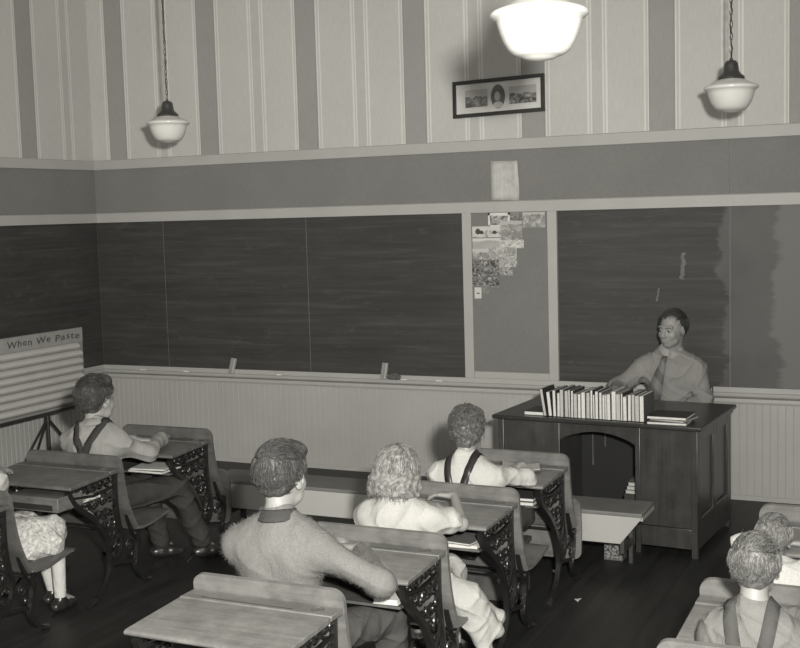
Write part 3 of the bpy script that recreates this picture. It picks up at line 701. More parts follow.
def make_desk(seat='down', W=.61, wm=None):
    wm = wm or DWOOD
    e = empty('school_desk'); hw = W / 2
    zt = lambda y: .668 + (y + .03) * .04      # top surface height
    top = MB(); P = [(-.100, zt(-.100)), (-.404, zt(-.404)), (-.413, zt(-.41) - .005), (-.416, zt(-.41) - .012), (-.410, zt(-.41) - .020), (-.100, zt(-.1) - .022)]
    top.prism(P, 0, -hw, hw); build(top, 'desktop', wm, e, bevel=.004)
    build(MB().span((-hw, -.0975, .647), (hw, -.012, .6675)), 'pen_rail', wm, e, bevel=.004)
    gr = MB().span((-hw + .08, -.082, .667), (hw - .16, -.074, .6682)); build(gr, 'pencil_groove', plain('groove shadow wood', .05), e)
    build(MB().lathe([(.024, .6665), (.024, .6690), (.019, .6695), (.018, .668), (.002, .668)], (hw - .075, -.055, 0), 20), 'inkwell_rim', plain('worn inkwell', .09), e)
    prof = smoothpath([(-.006, .728), (.000, .69), (.006, .64), (.018, .56), (.040, .47), (.072, .39), (.115, .315)], 4)
    build(MB().sheet(prof, hw, .019, .045, .012), 'backrest', DWOOD2 if wm is DWOOD else wm, e, smooth=.7)
    # book shelf
    shp = smoothpath([(-.385, .537), (-.20, .527), (-.06, .53), (-.015, .56), (-.006, .60)], 4)
    build(MB().sheet(shp, hw - .045, .010, 0, 0), 'book_shelf', DWOODL, e, smooth=.7)
    # iron sides
    for sx in (-1, 1):
        x = sx * (hw - .035); mb = MB(); w = .020
        band(mb, [(-.385, .625), (-.02, .655)], .03, .006, x)
        curve = smoothpath([(-.395, .622), (-.375, .585), (-.345, .545), (-.295, .505), (-.225, .450), (-.165, .385), (-.115, .300), (-.092, .215), (-.100, .135), (-.150, .065), (-.225, .018), (-.265, .010)], 5)
        band(mb, curve, .026, [.012, .013, .012, .011, .010, .009, .010], x)
        mb.tube([(x, -.215, .022), (x, -.285, .004)], [.013, .018], 8)
        rear = smoothpath([(-.018, .655), (-.022, .56), (-.020, .46), (-.005, .37), (.015, .30), (.000, .22), (-.06, .17), (-.094, .19)], 4)
        band(mb, rear, .022, .009, x)
        band(mb, [(-.375, .585), (-.20, .560), (-.02, .575)], .014, .006, x)
        band(mb, smoothpath([(-.004, .37), (-.06, .30), (-.10, .24)], 4), .012, .006, x)
        # scrollwork
        for c, r0, tn, a0, sg in (((-.330, .602), .020, 1.4, 0, 1), ((-.285, .605), .023, 1.5, 2, -1), ((-.235, .606), .024, 1.5, 4, 1), ((-.185, .610), .024, 1.5, 1, -1), ((-.135, .612), .026, 1.5, 3, 1), ((-.080, .612), .028, 1.5, 5, -1), ((-.038, .610), .022, 1.3, 0, 1),
                                  ((-.275, .537), .020, 1.3, 1, 1), ((-.230, .525), .026, 1.5, 3, -1), ((-.175, .520), .032, 1.6, 0, 1), ((-.115, .528), .034, 1.6, 2, -1), ((-.055, .532), .030, 1.5, 4, 1), ((-.155, .455), .028, 1.5, 2, 1), ((-.105, .455), .032, 1.6, 0, -1), ((-.050, .460), .030, 1.5, 3, 1),
                                  ((-.105, .390), .026, 1.5, 1, 1), ((-.058, .390), .028, 1.5, 4, -1), ((-.075, .325), .024, 1.4, 2, 1), ((-.032, .325), .024, 1.4, 5, -1), ((-.062, .265), .020, 1.3, 1, 1), ((-.025, .260), .018, 1.3, 3, -1), ((-.055, .215), .018, 1.2, 0, 1)):
            spiral(mb, c, r0, tn, a0, x, .0046, sg)
        build(mb, 'iron_side', IRON, e, smooth=.6)
        mb = MB()
        if True:
            band(mb, smoothpath([(.055, .44), (.085, .35), (.125, .285), (.150, .235), (.135, .165), (.120, .105), (.155, .045), (.215, .010)], 5), .024, [.010, .014, .013, .010, .009, .010], x)
            band(mb, smoothpath([(-.095, .19), (-.02, .165), (.06, .150), (.125, .13)], 4), .018, .008, x)
            band(mb, smoothpath([(.125, .285), (.20, .300), (.30, .325)], 4), .016, .006, x) if seat == 'down' else None
            spiral(mb, (.075, .235), .034, 1.5, 0, x, .005, 1); spiral(mb, (.10, .18), .022, 1.3, 2, x, .005, -1)
            mb.tube([(x - .02, .130, .283), (x + .02, .130, .283)], .019, 12); mb.tube([(x, .19, .02), (x, .235, .004)], [.012, .018], 8)
        build(mb, 'seat_bracket', IRON, e, smooth=.6)
    if seat == 'down':
        sp = smoothpath([(.120, .320), (.17, .312), (.27, .318), (.37, .336), (.425, .340), (.455, .322)], 4)
        build(MB().sheet(sp, hw - .005, .016, .01, .05), 'seat', wm, e, smooth=.7)
    else:
        sp = smoothpath([(.150, .455), (.165, .40), (.175, .30), (.170, .20), (.160, .125)], 4)
        build(MB().sheet(sp, hw + .005, .016, .05, .04), 'seat', wm, e, smooth=.7)
    build(MB().tube([(-hw + .03, .13, .283), (hw - .03, .13, .283)], .008, 8), 'hinge_rod', IRON, e)
    return e
XB, XL, XC = 4.497, 2.335, 6.105
YBd = [-4.59, -3.855, -3.04, -2.245]
protoB = make_desk('down'); protoU = make_desk('up')
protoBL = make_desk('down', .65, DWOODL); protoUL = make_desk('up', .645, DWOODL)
def place(proto, x, y, s, lab, first, rz=0):
    o = proto if first else copy_tree(proto); o.location = (x, y, 0); o.rotation_euler = (0, 0, rz); o.scale = (1, 1, s); tag(o, lab, 'school desk', 'wooden school desks with iron sides'); return o
place(protoB, XB - .085, YBd[0] - .02, 1, 'empty worn wooden school desk at the bottom left foreground behind the boy in a sweater', True)
o_ = place(protoB, XB - .02, YBd[1], 1, 'school desk on which the boy in the fuzzy sweater folds his arms', False); o_.scale[1] = .93
place(protoB, XB, YBd[2], 1, 'school desk at which the curly-haired girl in white leans', False, R(-1))
place(protoU, XB, YBd[3], 1, 'school desk of the boy in white shirt, folded seat facing the bench', True, R(-1.5))
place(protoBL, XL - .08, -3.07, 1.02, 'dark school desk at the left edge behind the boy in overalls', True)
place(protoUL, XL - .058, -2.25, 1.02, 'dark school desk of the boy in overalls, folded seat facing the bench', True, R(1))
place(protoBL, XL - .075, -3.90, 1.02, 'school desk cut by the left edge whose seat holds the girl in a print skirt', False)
place(protoB, XC, -4.72, 1.02, 'school desk at the bottom right edge behind the boy with wide braces', False)
place(protoB, XC, -4.04, .99, 'light school desk in front of the boy with wide braces at lower right', False)
place(protoB, XC + .07, -3.12, 1.05, 'school desk farthest up the right edge before the fair-haired child', False)

# school things on the shelves
def onshelf(name, lab, cat, x, y, z, rz, size, cm, pm): return flat(name, lab, cat, (x, y, z), R(rz), size, cm, pm)
WH = plain('white cover', .5, .6)
onshelf('book', 'lower pale book on the shelf of the desk of the boy in white shirt', 'book', XB + .12, YBd[3] - .315, .545, 0, (.24, .19, .018), covers[5], PAGE)
onshelf('book', 'upper pale book on the shelf of the desk of the boy in white shirt', 'book', XB + .12, YBd[3] - .310, .5645, 2, (.23, .19, .016), covers[6], PAGE)
onshelf('notebook', 'lower open-edged notebook on the shelf under the girl in white', 'notebook', XB + .14, YBd[2] - .305, .545, 3, (.20, .18, .014), WH, PAGE)
onshelf('notebook', 'upper crooked notebook on the shelf under the girl in white', 'notebook', XB + .14, YBd[2] - .31, .560, -8, (.18, .17, .010), covers[3], PAGE)
onshelf('notebook', 'white notebook on the shelf under the right elbow of the sweater boy', 'notebook', XB + .175, YBd[1] - .29, .545, 4, (.10, .14, .020), WH, PAGE)
onshelf('notebook', 'lower magazine on the shelf under the boy in overalls', 'notebook', XL + .09, -2.25 - .33, .556, 0, (.24, .19, .014), covers[5], PAGE)
onshelf('notebook', 'upper white magazine on the shelf under the boy in overalls', 'notebook', XL + .09, -2.25 - .33, .572, 8, (.22, .18, .008), WH, PAGE)
onshelf('book', 'pale thin book on the right of the shelf under the left edge desk', 'book', XL + .165, -3.07 - .24, .556, 0, (.10, .18, .014), WH, PAGE)
e = empty('pencil_box', (XL + .055, -3.07 - .345, .548)); tag(e, 'wooden pencil box with a dark slot sticking out of the left edge desk shelf', 'pencil box')
build(MB().span((-.16, -.13, .0), (.16, .06, .072)), 'box_body', wood('box wood', .11), e, bevel=.003); build(MB().span((-.148, -.134, .008), (.125, -.1305, .036)), 'dark_slot', plain('slot dark', .018), e)
# box under the girl's seat row
e = empty('wooden_box', (4.41, -2.415, 0), R(2)); tag(e, 'low wooden box with a ledge standing on the floor beneath the middle desk row', 'box')
bw = wood('drab box wood', .075, 0)
mb = MB().span((-.185, -.115, 0), (.185, .115, .262)); build(mb, 'box_body', bw, e, bevel=.004)
build(MB().span((-.195, -.13, .262), (.195, .13, .288)), 'lid', wood('drab lid wood', .10, 0), e, bevel=.004)

# ------------------------------------------------------------------ people
def hand(S, w, d, nrm, side, sc=1, curl=.35, spread=.10, thumb_in=.5):
    """w wrist, d direction of fingers, nrm = back-of-hand normal, side=+1 thumb towards d x nrm"""
    d = Vector(d).normalized(); n = Vector(nrm); n = (n - d * n.dot(d)).normalized(); s = d.cross(n) * side
    T = S.T.copy(); w = Vector(w); k = .006
    for j, o in enumerate((-.026, -.009, .009, .026)):
        kn = w + (d * (.080 - .004 * abs(j - 2)) + s * (-o)) * sc
        S.cap(w + d * .008 * sc - s * o * .6 * sc, kn, .0135 * sc, .0105 * sc, .010)
        L = (.036, .040, .037, .029)[j] if True else 0
        ang = curl * .5; p = kn
        for q, (ll, rr) in enumerate(((L, .0088), (L * .68, .0080), (L * .55, .0070))):
            dd = (d * math.cos(ang) - n * math.sin(ang) - s * (o * spread * 10)).normalized(); e_ = p + dd * ll * sc
            S.cap(p, e_, rr * sc * 1.02, (rr - .0008) * sc, .003); p = e_; ang += curl
    # order j=0 is the thumb side (index finger)
    b = w + (d * .018 + s * .024) * sc; m1 = b + (d * .030 + s * .026 - n * .008) * sc; m2 = m1 + (d * .026 + s * .004 - n * .012 * thumb_in * 2) * sc
    S.cap(w + d * .012 * sc, b, .015 * sc, .014 * sc, .01); S.cap(b, m1, .0125 * sc, .0105 * sc, .005); S.cap(m1, m2, .0100 * sc, .0082 * sc, .003); S.cap(m2, m2 + (d * .018 - n * .006) * sc, .0085 * sc, .0070 * sc, .003)
def head(S, loc, rot, s, old=False):
    S.frame(loc, rot, s)
    S.ell((0, -.014, .030), (.074, .094, .090), k=.01)
    S.ell((0, .028, -.030), (.060, .066, .082), k=.03)
    S.ell((0, .058, -.088), (.026, .022, .020), k=.025)
    S.cap((-.040, .040, -.068), (.040, .040, -.068), .020, k=.02)
    for q in (-1, 1):
        S.ell((q * .036, .062, -.026), (.024, .022, .024), k=.02)
        S.cap((q * .012, .090, .024), (q * .044, .080, .026), .0085, .0075, k=.02)
        S.ell((q * .031, .098, .004), (.017, .012, .012), k=.018, op='sub')
        S.ell((q * .031, .079, .003), (.0145, .0135, .0125), k=.004)
        S.ell((q * .077, -.006, -.006), (.009, .019, .032), (R(-8), 0, q * R(-22)), k=.006)
        S.ell((q * .085, .000, -.004), (.006, .009, .016), (0, 0, q * R(-22)), k=.004, op='sub')
    S.cap((0, .090, .012), (0, .112, -.026), .0085, .0125, k=.012)
    for q in (-1, 1): S.ell((q * .011, .101, -.031), (.009, .010, .008), k=.006)
    S.cap((-.019, .084, -.054), (.019, .084, -.054), .0075, k=.008); S.cap((-.016, .083, -.066), (.016, .083, -.066), .0085, k=.008)
    S.cap((-.022, .0945, -.0600), (.022, .0945, -.0600), .0028, k=.003, op='sub')
    S.frame()
def face_parts(e, loc, rot, s, brow=.1):
    T = Matrix.Translation(loc) @ Euler(rot, 'ZYX').to_matrix().to_4x4() @ Matrix.Scale(s, 4)
    for q in (-1, 1):
        m = MB(); c = T @ Vector((q * .031,   .0800, .003)); r = .0120 * s
        dr = (T.to_3x3() @ Vector((q * .06, 1, -.05))).normalized()
        m.lathe([(r * math.sin(a), -r * math.cos(a)) for a in [PI * k / 10 for k in range(1, 10)]], (0, 0, 0), 14)
        o = build(m, 'eye', plain('eye white', .20, .3), e, smooth=3); rotq = dr.to_track_quat('Z', 'Y').to_matrix().to_4x4(); 
        bw_ = e.location; o.matrix_local = Matrix.Translation(c - bw_) @ rotq
        i = MB().lathe([(.0062 * s, r * .87), (.005 * s, r * .965), (.0015 * s, r * 1.02)], (0, 0, 0), 12); build(i, 'iris', plain('dark iris', .02, .2), o, smooth=3)
        bp = [T @ Vector((q * x, y, z)) - bw_ for x, y, z in ((.013, .1000, .022), (.030, .0960, .027), (.047, .0830, .023))]
        build(MB().tube(smoothpath([tuple(p) for p in bp], 4), [.0034 * s] * 9, 6), 'eyebrow', plain('eyebrow hair', brow, .8), e)
def hair_mat(name, v):
    if name in MC: return MC[name]
    t = NT(name); co = t.coord('Object'); f = t.noise(co, 45, 4, .7, 1.5); f2 = t.noise(co, 160, 2)
    c = t.ramp(f, [(.3, v * .45), (.5, v), (.72, v * 1.75)]); t.bump(f2, .5, .003)
    MC[name] = t.done(c, .55, .4); return MC[name]
def hair(e, loc, rot, s, m, shade=.1, kind='short', n=1800, seed=1, lift=.006, L=.05, low=-.035):
    rd = np.random.RandomState(seed); T = Matrix.Translation(loc) @ Euler(rot, 'ZYX').to_matrix().to_4x4() @ Matrix.Scale(s, 4); Ti = np.array(T.inverted())
    S = SDF(.01); S.frame(loc, rot, s)
    S.ell((0, -.018, .036), (.078, .095, .092), k=.01); S.ell((0, -.048, -.002), (.063, .054, .068), k=.03)
    if kind == 'short': S.ell((.01, .045, .092), (.056, .042, .022), k=.03)
    if kind == 'pomp': S.ell((.010, .046, .092), (.062, .046, .030), k=.04)
    if kind == 'tuft': S.ell((0, .035, .100), (.062, .055, .034), k=.03)
    if kind == 'mop': S.ell((0, .02, .085), (.078, .075, .05), k=.03)
    if kind == 'girl':
        for a in range(-120, 121, 20):
            an = R(a - 90); x, y = .088 * math.cos(an), -.02 + .086 * math.sin(an)
            S.ell((x, y, -.035), (.028, .028, .05), k=.03); S.ell((x * 1.05, y * 1.03, -.075), (.026, .026, .030), k=.02)
        S.ell((0, -.02, .045), (.088, .102, .090), k=.02)
    hl = low
    def clip(X, Y, Z):
        x = Ti[0, 0] * X + Ti[0, 1] * Y + Ti[0, 2] * Z + Ti[0, 3]; y = Ti[1, 0] * X + Ti[1, 1] * Y + Ti[1, 2] * Z + Ti[1, 3]; z = Ti[2, 0] * X + Ti[2, 1] * Y + Ti[2, 2] * Z + Ti[2, 3]
        if kind == 'girl': b = np.where(y > .03, .052 - z, -.125 - z) ; b = np.maximum(b, np.minimum(y - .045, .058 - z))
        else:
            fl_ = .050 if kind != 'man' else .088
            hz = np.where(y > .015, fl_ + (y - .015) * .35, np.where(y > -.03, .050 - (.015 - y) * 1.6, hl - .030 + np.clip((y + .09) / .06, 0, 1) * .004))
            b = (hz - z) * .6
        return b * s
    dsp = curly(.0035 * s, 95 / s, seed) if kind != 'girl' else curly(.007 * s, 105 / s, seed)
    if kind == 'mop': dsp = curly(.006 * s, 120 / s, seed)
    me = S.mesh('hair', .0045, dsp, clip)
    mb = MB(); crown = Vector((.008, -.045, .115)).normalized() 
    C = Vector((0, -.018, .034)); RX = (.080, .097, .094)
    cnt = 0
    while cnt < n:
        v = Vector(rd.normal(size=3)).normalized(); p = Vector((v.x * RX[0], v.y * RX[1], v.z * RX[2])) + C
        if kind == 'girl':
            if p.y > .03 and p.z < .07: continue
            if p.z < -.03: continue
        else:
            hz = (.050 if kind != 'man' else .088) + (p.y - .015) * .35 if p.y > .015 else (.050 - (.015 - p.y) * 1.6 if p.y > -.03 else hl - .02)
            if p.z < hz + .004: continue
        cnt += 1
        t = v - crown * v.dot(crown)
        if t.length < .05: t = Vector(rd.normal(size=3))
        t.normalize(); t = t + Vector((rd.normal() * .25, rd.normal() * .25, -.15))
        if kind in ('pomp', 'short', 'man', 'tuft') and p.z > .07: t = Vector((.5 if kind != 'tuft' else rd.normal() * .5, .9, .25 if kind != 'man' else .05)) + Vector(rd.normal(size=3)) * .3
        if kind == 'mop': t = Vector(rd.normal(size=3)) + v * .3
        t = (t - v * t.dot(v) * .9).normalized()
        ln = L * rd.uniform(.6, 1.3) * (1.0 if p.z > .05 or kind == 'girl' else .5); ns = 6 if kind != 'girl' else 12; q = p + v * (.002 + rd.uniform(0, lift)); pts = []
        if kind == 'girl': ln = rd.uniform(.07, .12) + max(p.z, 0) * .9
        ph = rd.uniform(0, 6.28)
        for j in range(ns):
            pts.append(q.copy()); q = q + t * ln / ns
            dv = Vector(((q.x - C.x) / RX[0], (q.y - C.y) / RX[1], (q.z - C.z) / RX[2])); rr = dv.length
            if kind == 'girl' and q.z < 0:
                w = min(-q.z / .05, 1); q += Vector((math.cos(ph + j * 1.5), math.sin(ph + j * 1.5), -.2)) * .006 * w; t = (t * .7 + Vector((0, 0, -.5))).normalized()
                if math.hypot(q.x, q.y + .02) < .104: q += Vector((q.x, q.y + .02, 0)).normalized() * .004
            else:
                if rr < 1.02: q = C + Vector(((q.x - C.x) / rr * 1.03, (q.y - C.y) / rr * 1.03, (q.z - C.z) / rr * 1.03))
                t = (t + Vector((0, 0, -.12 if kind != 'mop' else 0)) - dv.normalized() * t.dot(dv.normalized()) * .6).normalized()
                if kind == 'mop': t = (t + Vector(rd.normal(size=3)) * .6).normalized()
        r0 = .0017 if kind != 'girl' else .0022
        mb.tube([T @ x for x in pts], [r0 * s * (1 - .75 * j / (ns - 1)) for j in range(ns)], 3, False)
    o = len(me.vertices); V = [tuple(v.co) for v in me.vertices] + [tuple(v) for v in mb.v]; F = [tuple(p.vertices) for p in me.polygons] + [tuple(i + o for i in f) for f in mb.f]
    m2 = bpy.data.meshes.new('hair'); m2.from_pydata(V, [], F); m2.update(); nf = len(me.polygons); bpy.data.meshes.remove(me)
    for q_ in (m, hair_mat(m.name + ' dark strands', shade * .62), hair_mat(m.name + ' light strands', shade * 1.45)): m2.materials.append(q_)
    per = (len(m2.polygons) - nf) // n; mi = np.zeros(len(m2.polygons), np.int32); mi[nf:nf + per * n] = np.repeat(rd.choice([0, 0, 1, 1, 2], n), per); m2.polygons.foreach_set('material_index', mi)
    ob = link('hair', m2, None, None, 3); ob.parent = e; ob.matrix_parent_inverse = Matrix.Translation(-e.location)
    return ob
def pin(o, e): o.parent = e; o.matrix_parent_inverse = Matrix.Translation(-e.location); return o

def person(label, j, s, top, bottom, hairkw, skin=SKIN, sleeve=1.0, yaw=0, fuzzy=False, collar=None, straps=None, vox=.0055, brow=.12, shoes=True, skirt=None, base=None, dress=False, sock=None, puff=False, loose=1.0, old=False, strapw=.022):
    """j: dict of joints in world coordinates"""
    hip = Vector(j['hip']); neck = Vector(j['neck']); hd = Vector(j['head']); rot = j['rot']
    e = empty('person', (hip.x, hip.y, 0)); tag(e, label, 'person')
    SL, SR = Vector(j['sl']), Vector(j['sr']); EL, ER, WL, WR = (Vector(j[q]) for q in ('el', 'er', 'wl', 'wr'))
    KL, KR, AL, AR = (Vector(j[q]) for q in ('kl', 'kr', 'al', 'ar'))
    side = (SR - SL).normalized(); up = (neck - hip).normalized(); fw = up.cross(side).normalized(); fw = -fw if fw.dot(Vector(j.get('fw', (0, 1, 0)))) < 0 else fw
    HL = hip - side * .075 * s; HR = hip + side * .075 * s; chest = hip.lerp(neck, .68)
    def torso(S, g):
        hwid = (SR - SL).length / 2; g = g * (loose if g > 0 else 1)
        S.cap(hip + up * .05 * s, chest + up * .06 * s, .098 * s + g, .102 * s + g, .05)
        S.cap(chest + up * .035 * s - side * hwid * .55, chest + up * .035 * s + side * hwid * .55, .088 * s + g, .088 * s + g, .05)
        for q in (-1, 1):
            S.cap(hip + side * q * .055 * s, hip + up * .12 * s + side * q * .055 * s, .095 * s + g, .085 * s + g, .03)
            S.cap(hip + up * .12 * s + side * q * .05 * s, chest + side * q * hwid * .42, .083 * s + g, .094 * s + g, .03)
            S.cap(chest + side * q * hwid * .42, chest + side * q * hwid * .62 + up * .05 * s, .092 * s + g, .072 * s + g, .03)
            sh = SR if q > 0 else SL
            S.cap(neck - up * .012 * s, sh - up * .004, .046 * s + g * .6, .046 * s + g * .6, .05)
            S.cap(chest + side * q * hwid * .5, sh - up * .01, .080 * s + g, .048 * s + g, .05)
    B = SDF(.02)
    torso(B, -.004)
    hs_ = s * j.get('hs', 1.0); nb_ = hd + Euler(rot, 'ZYX').to_matrix() @ Vector((0, -.026, -.050)) * hs_; B.cap(neck - up * .04 * s, nb_, (.049 if not old else .056) * s, (.047 if not old else .055) * s, .03)
    for a, b, c in ((SL, EL, WL), (SR, ER, WR)):
        B.cap(a, b, .044 * s, .036 * s, .02); B.cap(b, c, .035 * s, .023 * s, .012)
    for a, b, c in ((HL, KL, AL), (HR, KR, AR)):
        B.cap(a, b, .075 * s, .050 * s, .03); B.cap(b, c, .048 * s, .030 * s, .015)
        B.cap(c, c + Vector((0, 0, -.04 * s)) + fw * .1 * s, .03 * s, .022 * s, .01)
    hand(B, WL, j['dl'], j.get('nl', (0, 0, 1)), j.get('tl', 1), s * 1.03, j.get('cl', .4)); hand(B, WR, j['dr'], j.get('nr', (0, 0, 1)), j.get('tr', -1), s * 1.03, j.get('cr', .4))
    head(B, hd, rot, s * j.get('hs', 1.0), old)
    pin(link('body', B.mesh('body', vox * .85), skin, None, 3), e)
    face_parts(e, hd, rot, s * j.get('hs', 1.0), brow)
    # top garment
    G = SDF(.02); torso(G, .008)
    G.cap(neck - up * .035 * s, neck + (hd - neck) * .04, .060 * s, .053 * s, .03)
    for a, b, c in ((SL, EL, WL), (SR, ER, WR)):
        lz = loose
        if sleeve >= 1:
            G.cap(a, b, .055 * s * lz, .050 * s * lz, .045); G.cap(b, b.lerp(c, .90), .050 * s * lz, .038 * s * lz, .035)
            if not fuzzy: G.cap(b.lerp(c, .86), b.lerp(c, .93), .036 * s, .033 * s, .004)
        else:
            m_ = a.lerp(b, sleeve); G.cap(a, m_, .060 * s, (.066 if puff else .054) * s, .04)
            if puff: G.cap(m_, a.lerp(b, sleeve + .10), .056 * s, .045 * s, .008)
    am = .0060 if not fuzzy else .0022
    lowcut = hip.z + .02
    gm = G.mesh('garment', vox, wrinkle(am, 1.0, hash(label[:9]) % 97 if False else len(label)), None)
    ob = pin(link(j.get('topname', 'shirt'), gm, top, None, 3), e)
    if fuzzy:
        rd = np.random.RandomState(3); mb = MB(); vs = gm.vertices; n = len(vs)
        gm.update(); 
        for k in rd.choice(n, 12000, replace=True):
            v = vs[int(k)]; nn = v.normal; p = v.co; tt = (nn + Vector(rd.normal(size=3)) * .7).normalized(); sd = tt.orthogonal().normalized() * .0004
            q = p + tt * rd.uniform(.005, .018); mb.add([p - sd, p + sd, q], [(0, 1, 2)])
        fz = build(mb, 'wool_fuzz', top, None, smooth=None); pin(fz, e); fz['kind'] = 'stuff'
    if collar is not None:
        cc = neck + (nb_ - neck) * .12; ax_ = (nb_ - neck).normalized().lerp(up, .4).normalized(); s2 = (side - ax_ * side.dot(ax_)).normalized(); f2_ = ax_.cross(s2)
        if f2_.dot(fw) < 0: f2_ = -f2_
        mb = MB(); n_ = 36; prof = [(.051, .016), (.055, .021), (.062, .017), (.071, .000), (.083, -.018), (.080, -.025), (.066, -.014), (.053, -.018)]
        vs = []
        for a in range(n_):
            th = 2 * PI * (a + .5) / n_ + PI / 2
            for (r0, z0) in prof:
                fr_ = math.sin(th)      # +1 front
                drop = .020 * max(fr_, 0) ** 2 + (.016 * max(fr_, 0) ** 6 if z0 < 0 else 0)
                vs.append(cc + (s2 * math.cos(th) + f2_ * (math.sin(th) * 1.02)) * (r0 + .003) * s * 1.04 + ax_ * (z0 - drop) * s)
        m_ = len(prof); fs = []
        for a in range(n_ - 1):
            for q in range(m_): fs.append((a * m_ + q, a * m_ + (q + 1) % m_, (a + 1) * m_ + (q + 1) % m_, (a + 1) * m_ + q))
        fs += [tuple(range(m_)), tuple(reversed(range((n_ - 1) * m_, n_ * m_)))]
        mb.add(vs, fs); pin(build(mb, 'collar', collar, None, smooth=3), e)
    # lower garment
    Lg = SDF(.02)
    if skirt is None:
        for q in (-1, 1): Lg.cap(hip + side * q * .055 * s - up * .01, hip + up * .05 * s + side * q * .055 * s, .104 * s, .100 * s, .03)
        for a, b, c in ((HL, KL, AL), (HR, KR, AR)):
            Lg.cap(a, b, .088 * s, .074 * s, .03); Lg.cap(b, b.lerp(c, .95), .072 * s, .062 * s, .015)
        pin(link('trousers', Lg.mesh('trousers', vox, wrinkle(.006, .9, 5)), bottom, None, 3), e)
    else:
        for a, b in skirt: Lg.cap(a[:3], b[:3], a[3], b[3], .05)
        pin(link('skirt', Lg.mesh('skirt', vox, wrinkle(.006, .8, 6)), bottom, None, 3), e)
        for a in ((KL, AL), (KR, AR)):
            if sock: 
                K = SDF(.01); K.cap(a[0].lerp(a[1], .35), a[1] + Vector((0, 0, .0)), .046 * s, .036 * s); pin(link('sock', K.mesh('sock', .006, None), sock, None, 3), e)
    for a in (AL, AR):
        Z = SDF(.02); b = Vector((a.x, a.y, .040 * s)); f2 = Vector((fw.x, fw.y, 0)).normalized()
        if 'toe' in j: f2 = Vector(j['toe']).normalized()
        Z.cap(b - f2 * .045 * s, b + f2 * .06 * s, .034 * s, .032 * s); Z.cap(b + f2 * .06 * s - Vector((0, 0, .006)), b + f2 * .12 * s - Vector((0, 0, .008)), .034 * s, .028 * s); Z.cap(b, b + Vector((0, 0, .04 * s)), .038 * s, .038 * s)
        pin(link('shoe', Z.mesh('shoe', .005, None, lambda X, Y, Zz: .002 - Zz + 0 * X + 0 * Y), plain('shoe leather', .018, .3), None, 3), e)
    if straps:
        hwid = (SR - SL).length / 2; from mathutils.bvhtree import BVHTree
        bvh = BVHTree.FromPolygons([v.co.copy() for v in gm.vertices], [tuple(p.vertices) for p in gm.polygons])
        for path in straps:
            pts = []
            for (ac, uu, dp) in smoothpath(path, 6):
                base_ = hip.lerp(neck, uu) + side * ac * hwid
                d = (fw * dp + up * max(0, 1 - abs(dp))).normalized(); hit = bvh.ray_cast(base_ + d * .5, -d)
                if hit[0] is not None: pts.append((hit[0] + d * .0015, (hit[1] if hit[1].dot(d) > 0 else -hit[1])))
            mb = MB(); vs = []; n_ = len(pts); w = strapw * s
            for i_, (q, d) in enumerate(pts):
                tg = (pts[min(i_ + 1, n_ - 1)][0] - pts[max(i_ - 1, 0)][0]).normalized(); sd = tg.cross(d).normalized()
                vs += [q - sd * w, q + sd * w, q + sd * w + d * .004, q - sd * w + d * .004]
            fs = []
            for i_ in range(n_ - 1):
                for k_ in range(4): a_ = i_ * 4 + k_; b_ = i_ * 4 + (k_ + 1) % 4; fs.append((a_, b_, b_ + 4, a_ + 4))
            fs += [(3, 2, 1, 0), tuple((n_ - 1) * 4 + k_ for k_ in range(4))]
            mb.add(vs, fs); pin(build(mb, 'brace_strap', j.get('strapmat', BLACKP), None, smooth=2), e)
    hair(e, hd, rot, s * j.get('hs', 1.0), **hairkw)
    return e
def fabric(name, v, sc=250, var=.1, bump=.15):
    if name in MC: return MC[name]
    t = NT(name); co = t.coord(); f = t.noise(co, sc, 2, .6); g = t.noise(co, 6, 4)
    c = mixc(t, .6, t.ramp(f, [(.3, v * (1 - var)), (.7, v * (1 + var))]), t.ramp(g, [(.3, .85), (.7, 1.05)]), 'MULTIPLY'); fo = t.noise(t.mapping(co, (9, 9, 5)), 1, 3, .5, 1.5); sm_ = t.math('ADD', t.math('MULTIPLY', f, .08 * bump / .15), fo); t.bump(sm_, .55, .022)
    MC[name] = t.done(c, .9, .15); return MC[name]
DENIM = fabric('dark denim', .035, 300, .3); 
# boy in the fuzzy sweater
person('boy in fuzzy grey sweater in the foreground, dark combed hair, arms folded on his desk',
  dict(hip=(4.37, -4.44, .445), neck=(4.352, -4.41, .905), head=(4.342, -4.37, 1.038), rot=(R(-6), 0, R(0)), sl=(4.19, -4.43, .79), sr=(4.515, -4.42, .80), el=(4.11, -4.22, .69), er=(4.745, -4.38, .685), wl=(4.30, -4.05, .715), wr=(4.505, -4.07, .705),
       kl=(4.30, -4.05, .43), kr=(4.60, -4.02, .43), al=(4.28, -4.0, .08), ar=(4.60, -3.98, .08), dl=(.9, .25, -.02), dr=(-.95, .25, -.02), tl=-1, tr=1, topname='sweater', hs=1.15, cl=.35, cr=.4, fw=(0, 1, 0)),
  .93, fabric('angora wool', .155, 300, .2, .5), fabric('dark corduroy', .06), dict(m=hair_mat('dark brown hair', .045), shade=.045, kind='pomp', n=3000, seed=2, L=.055), fuzzy=True, collar=fabric('dark shirt collar', .05), sleeve=1.0)
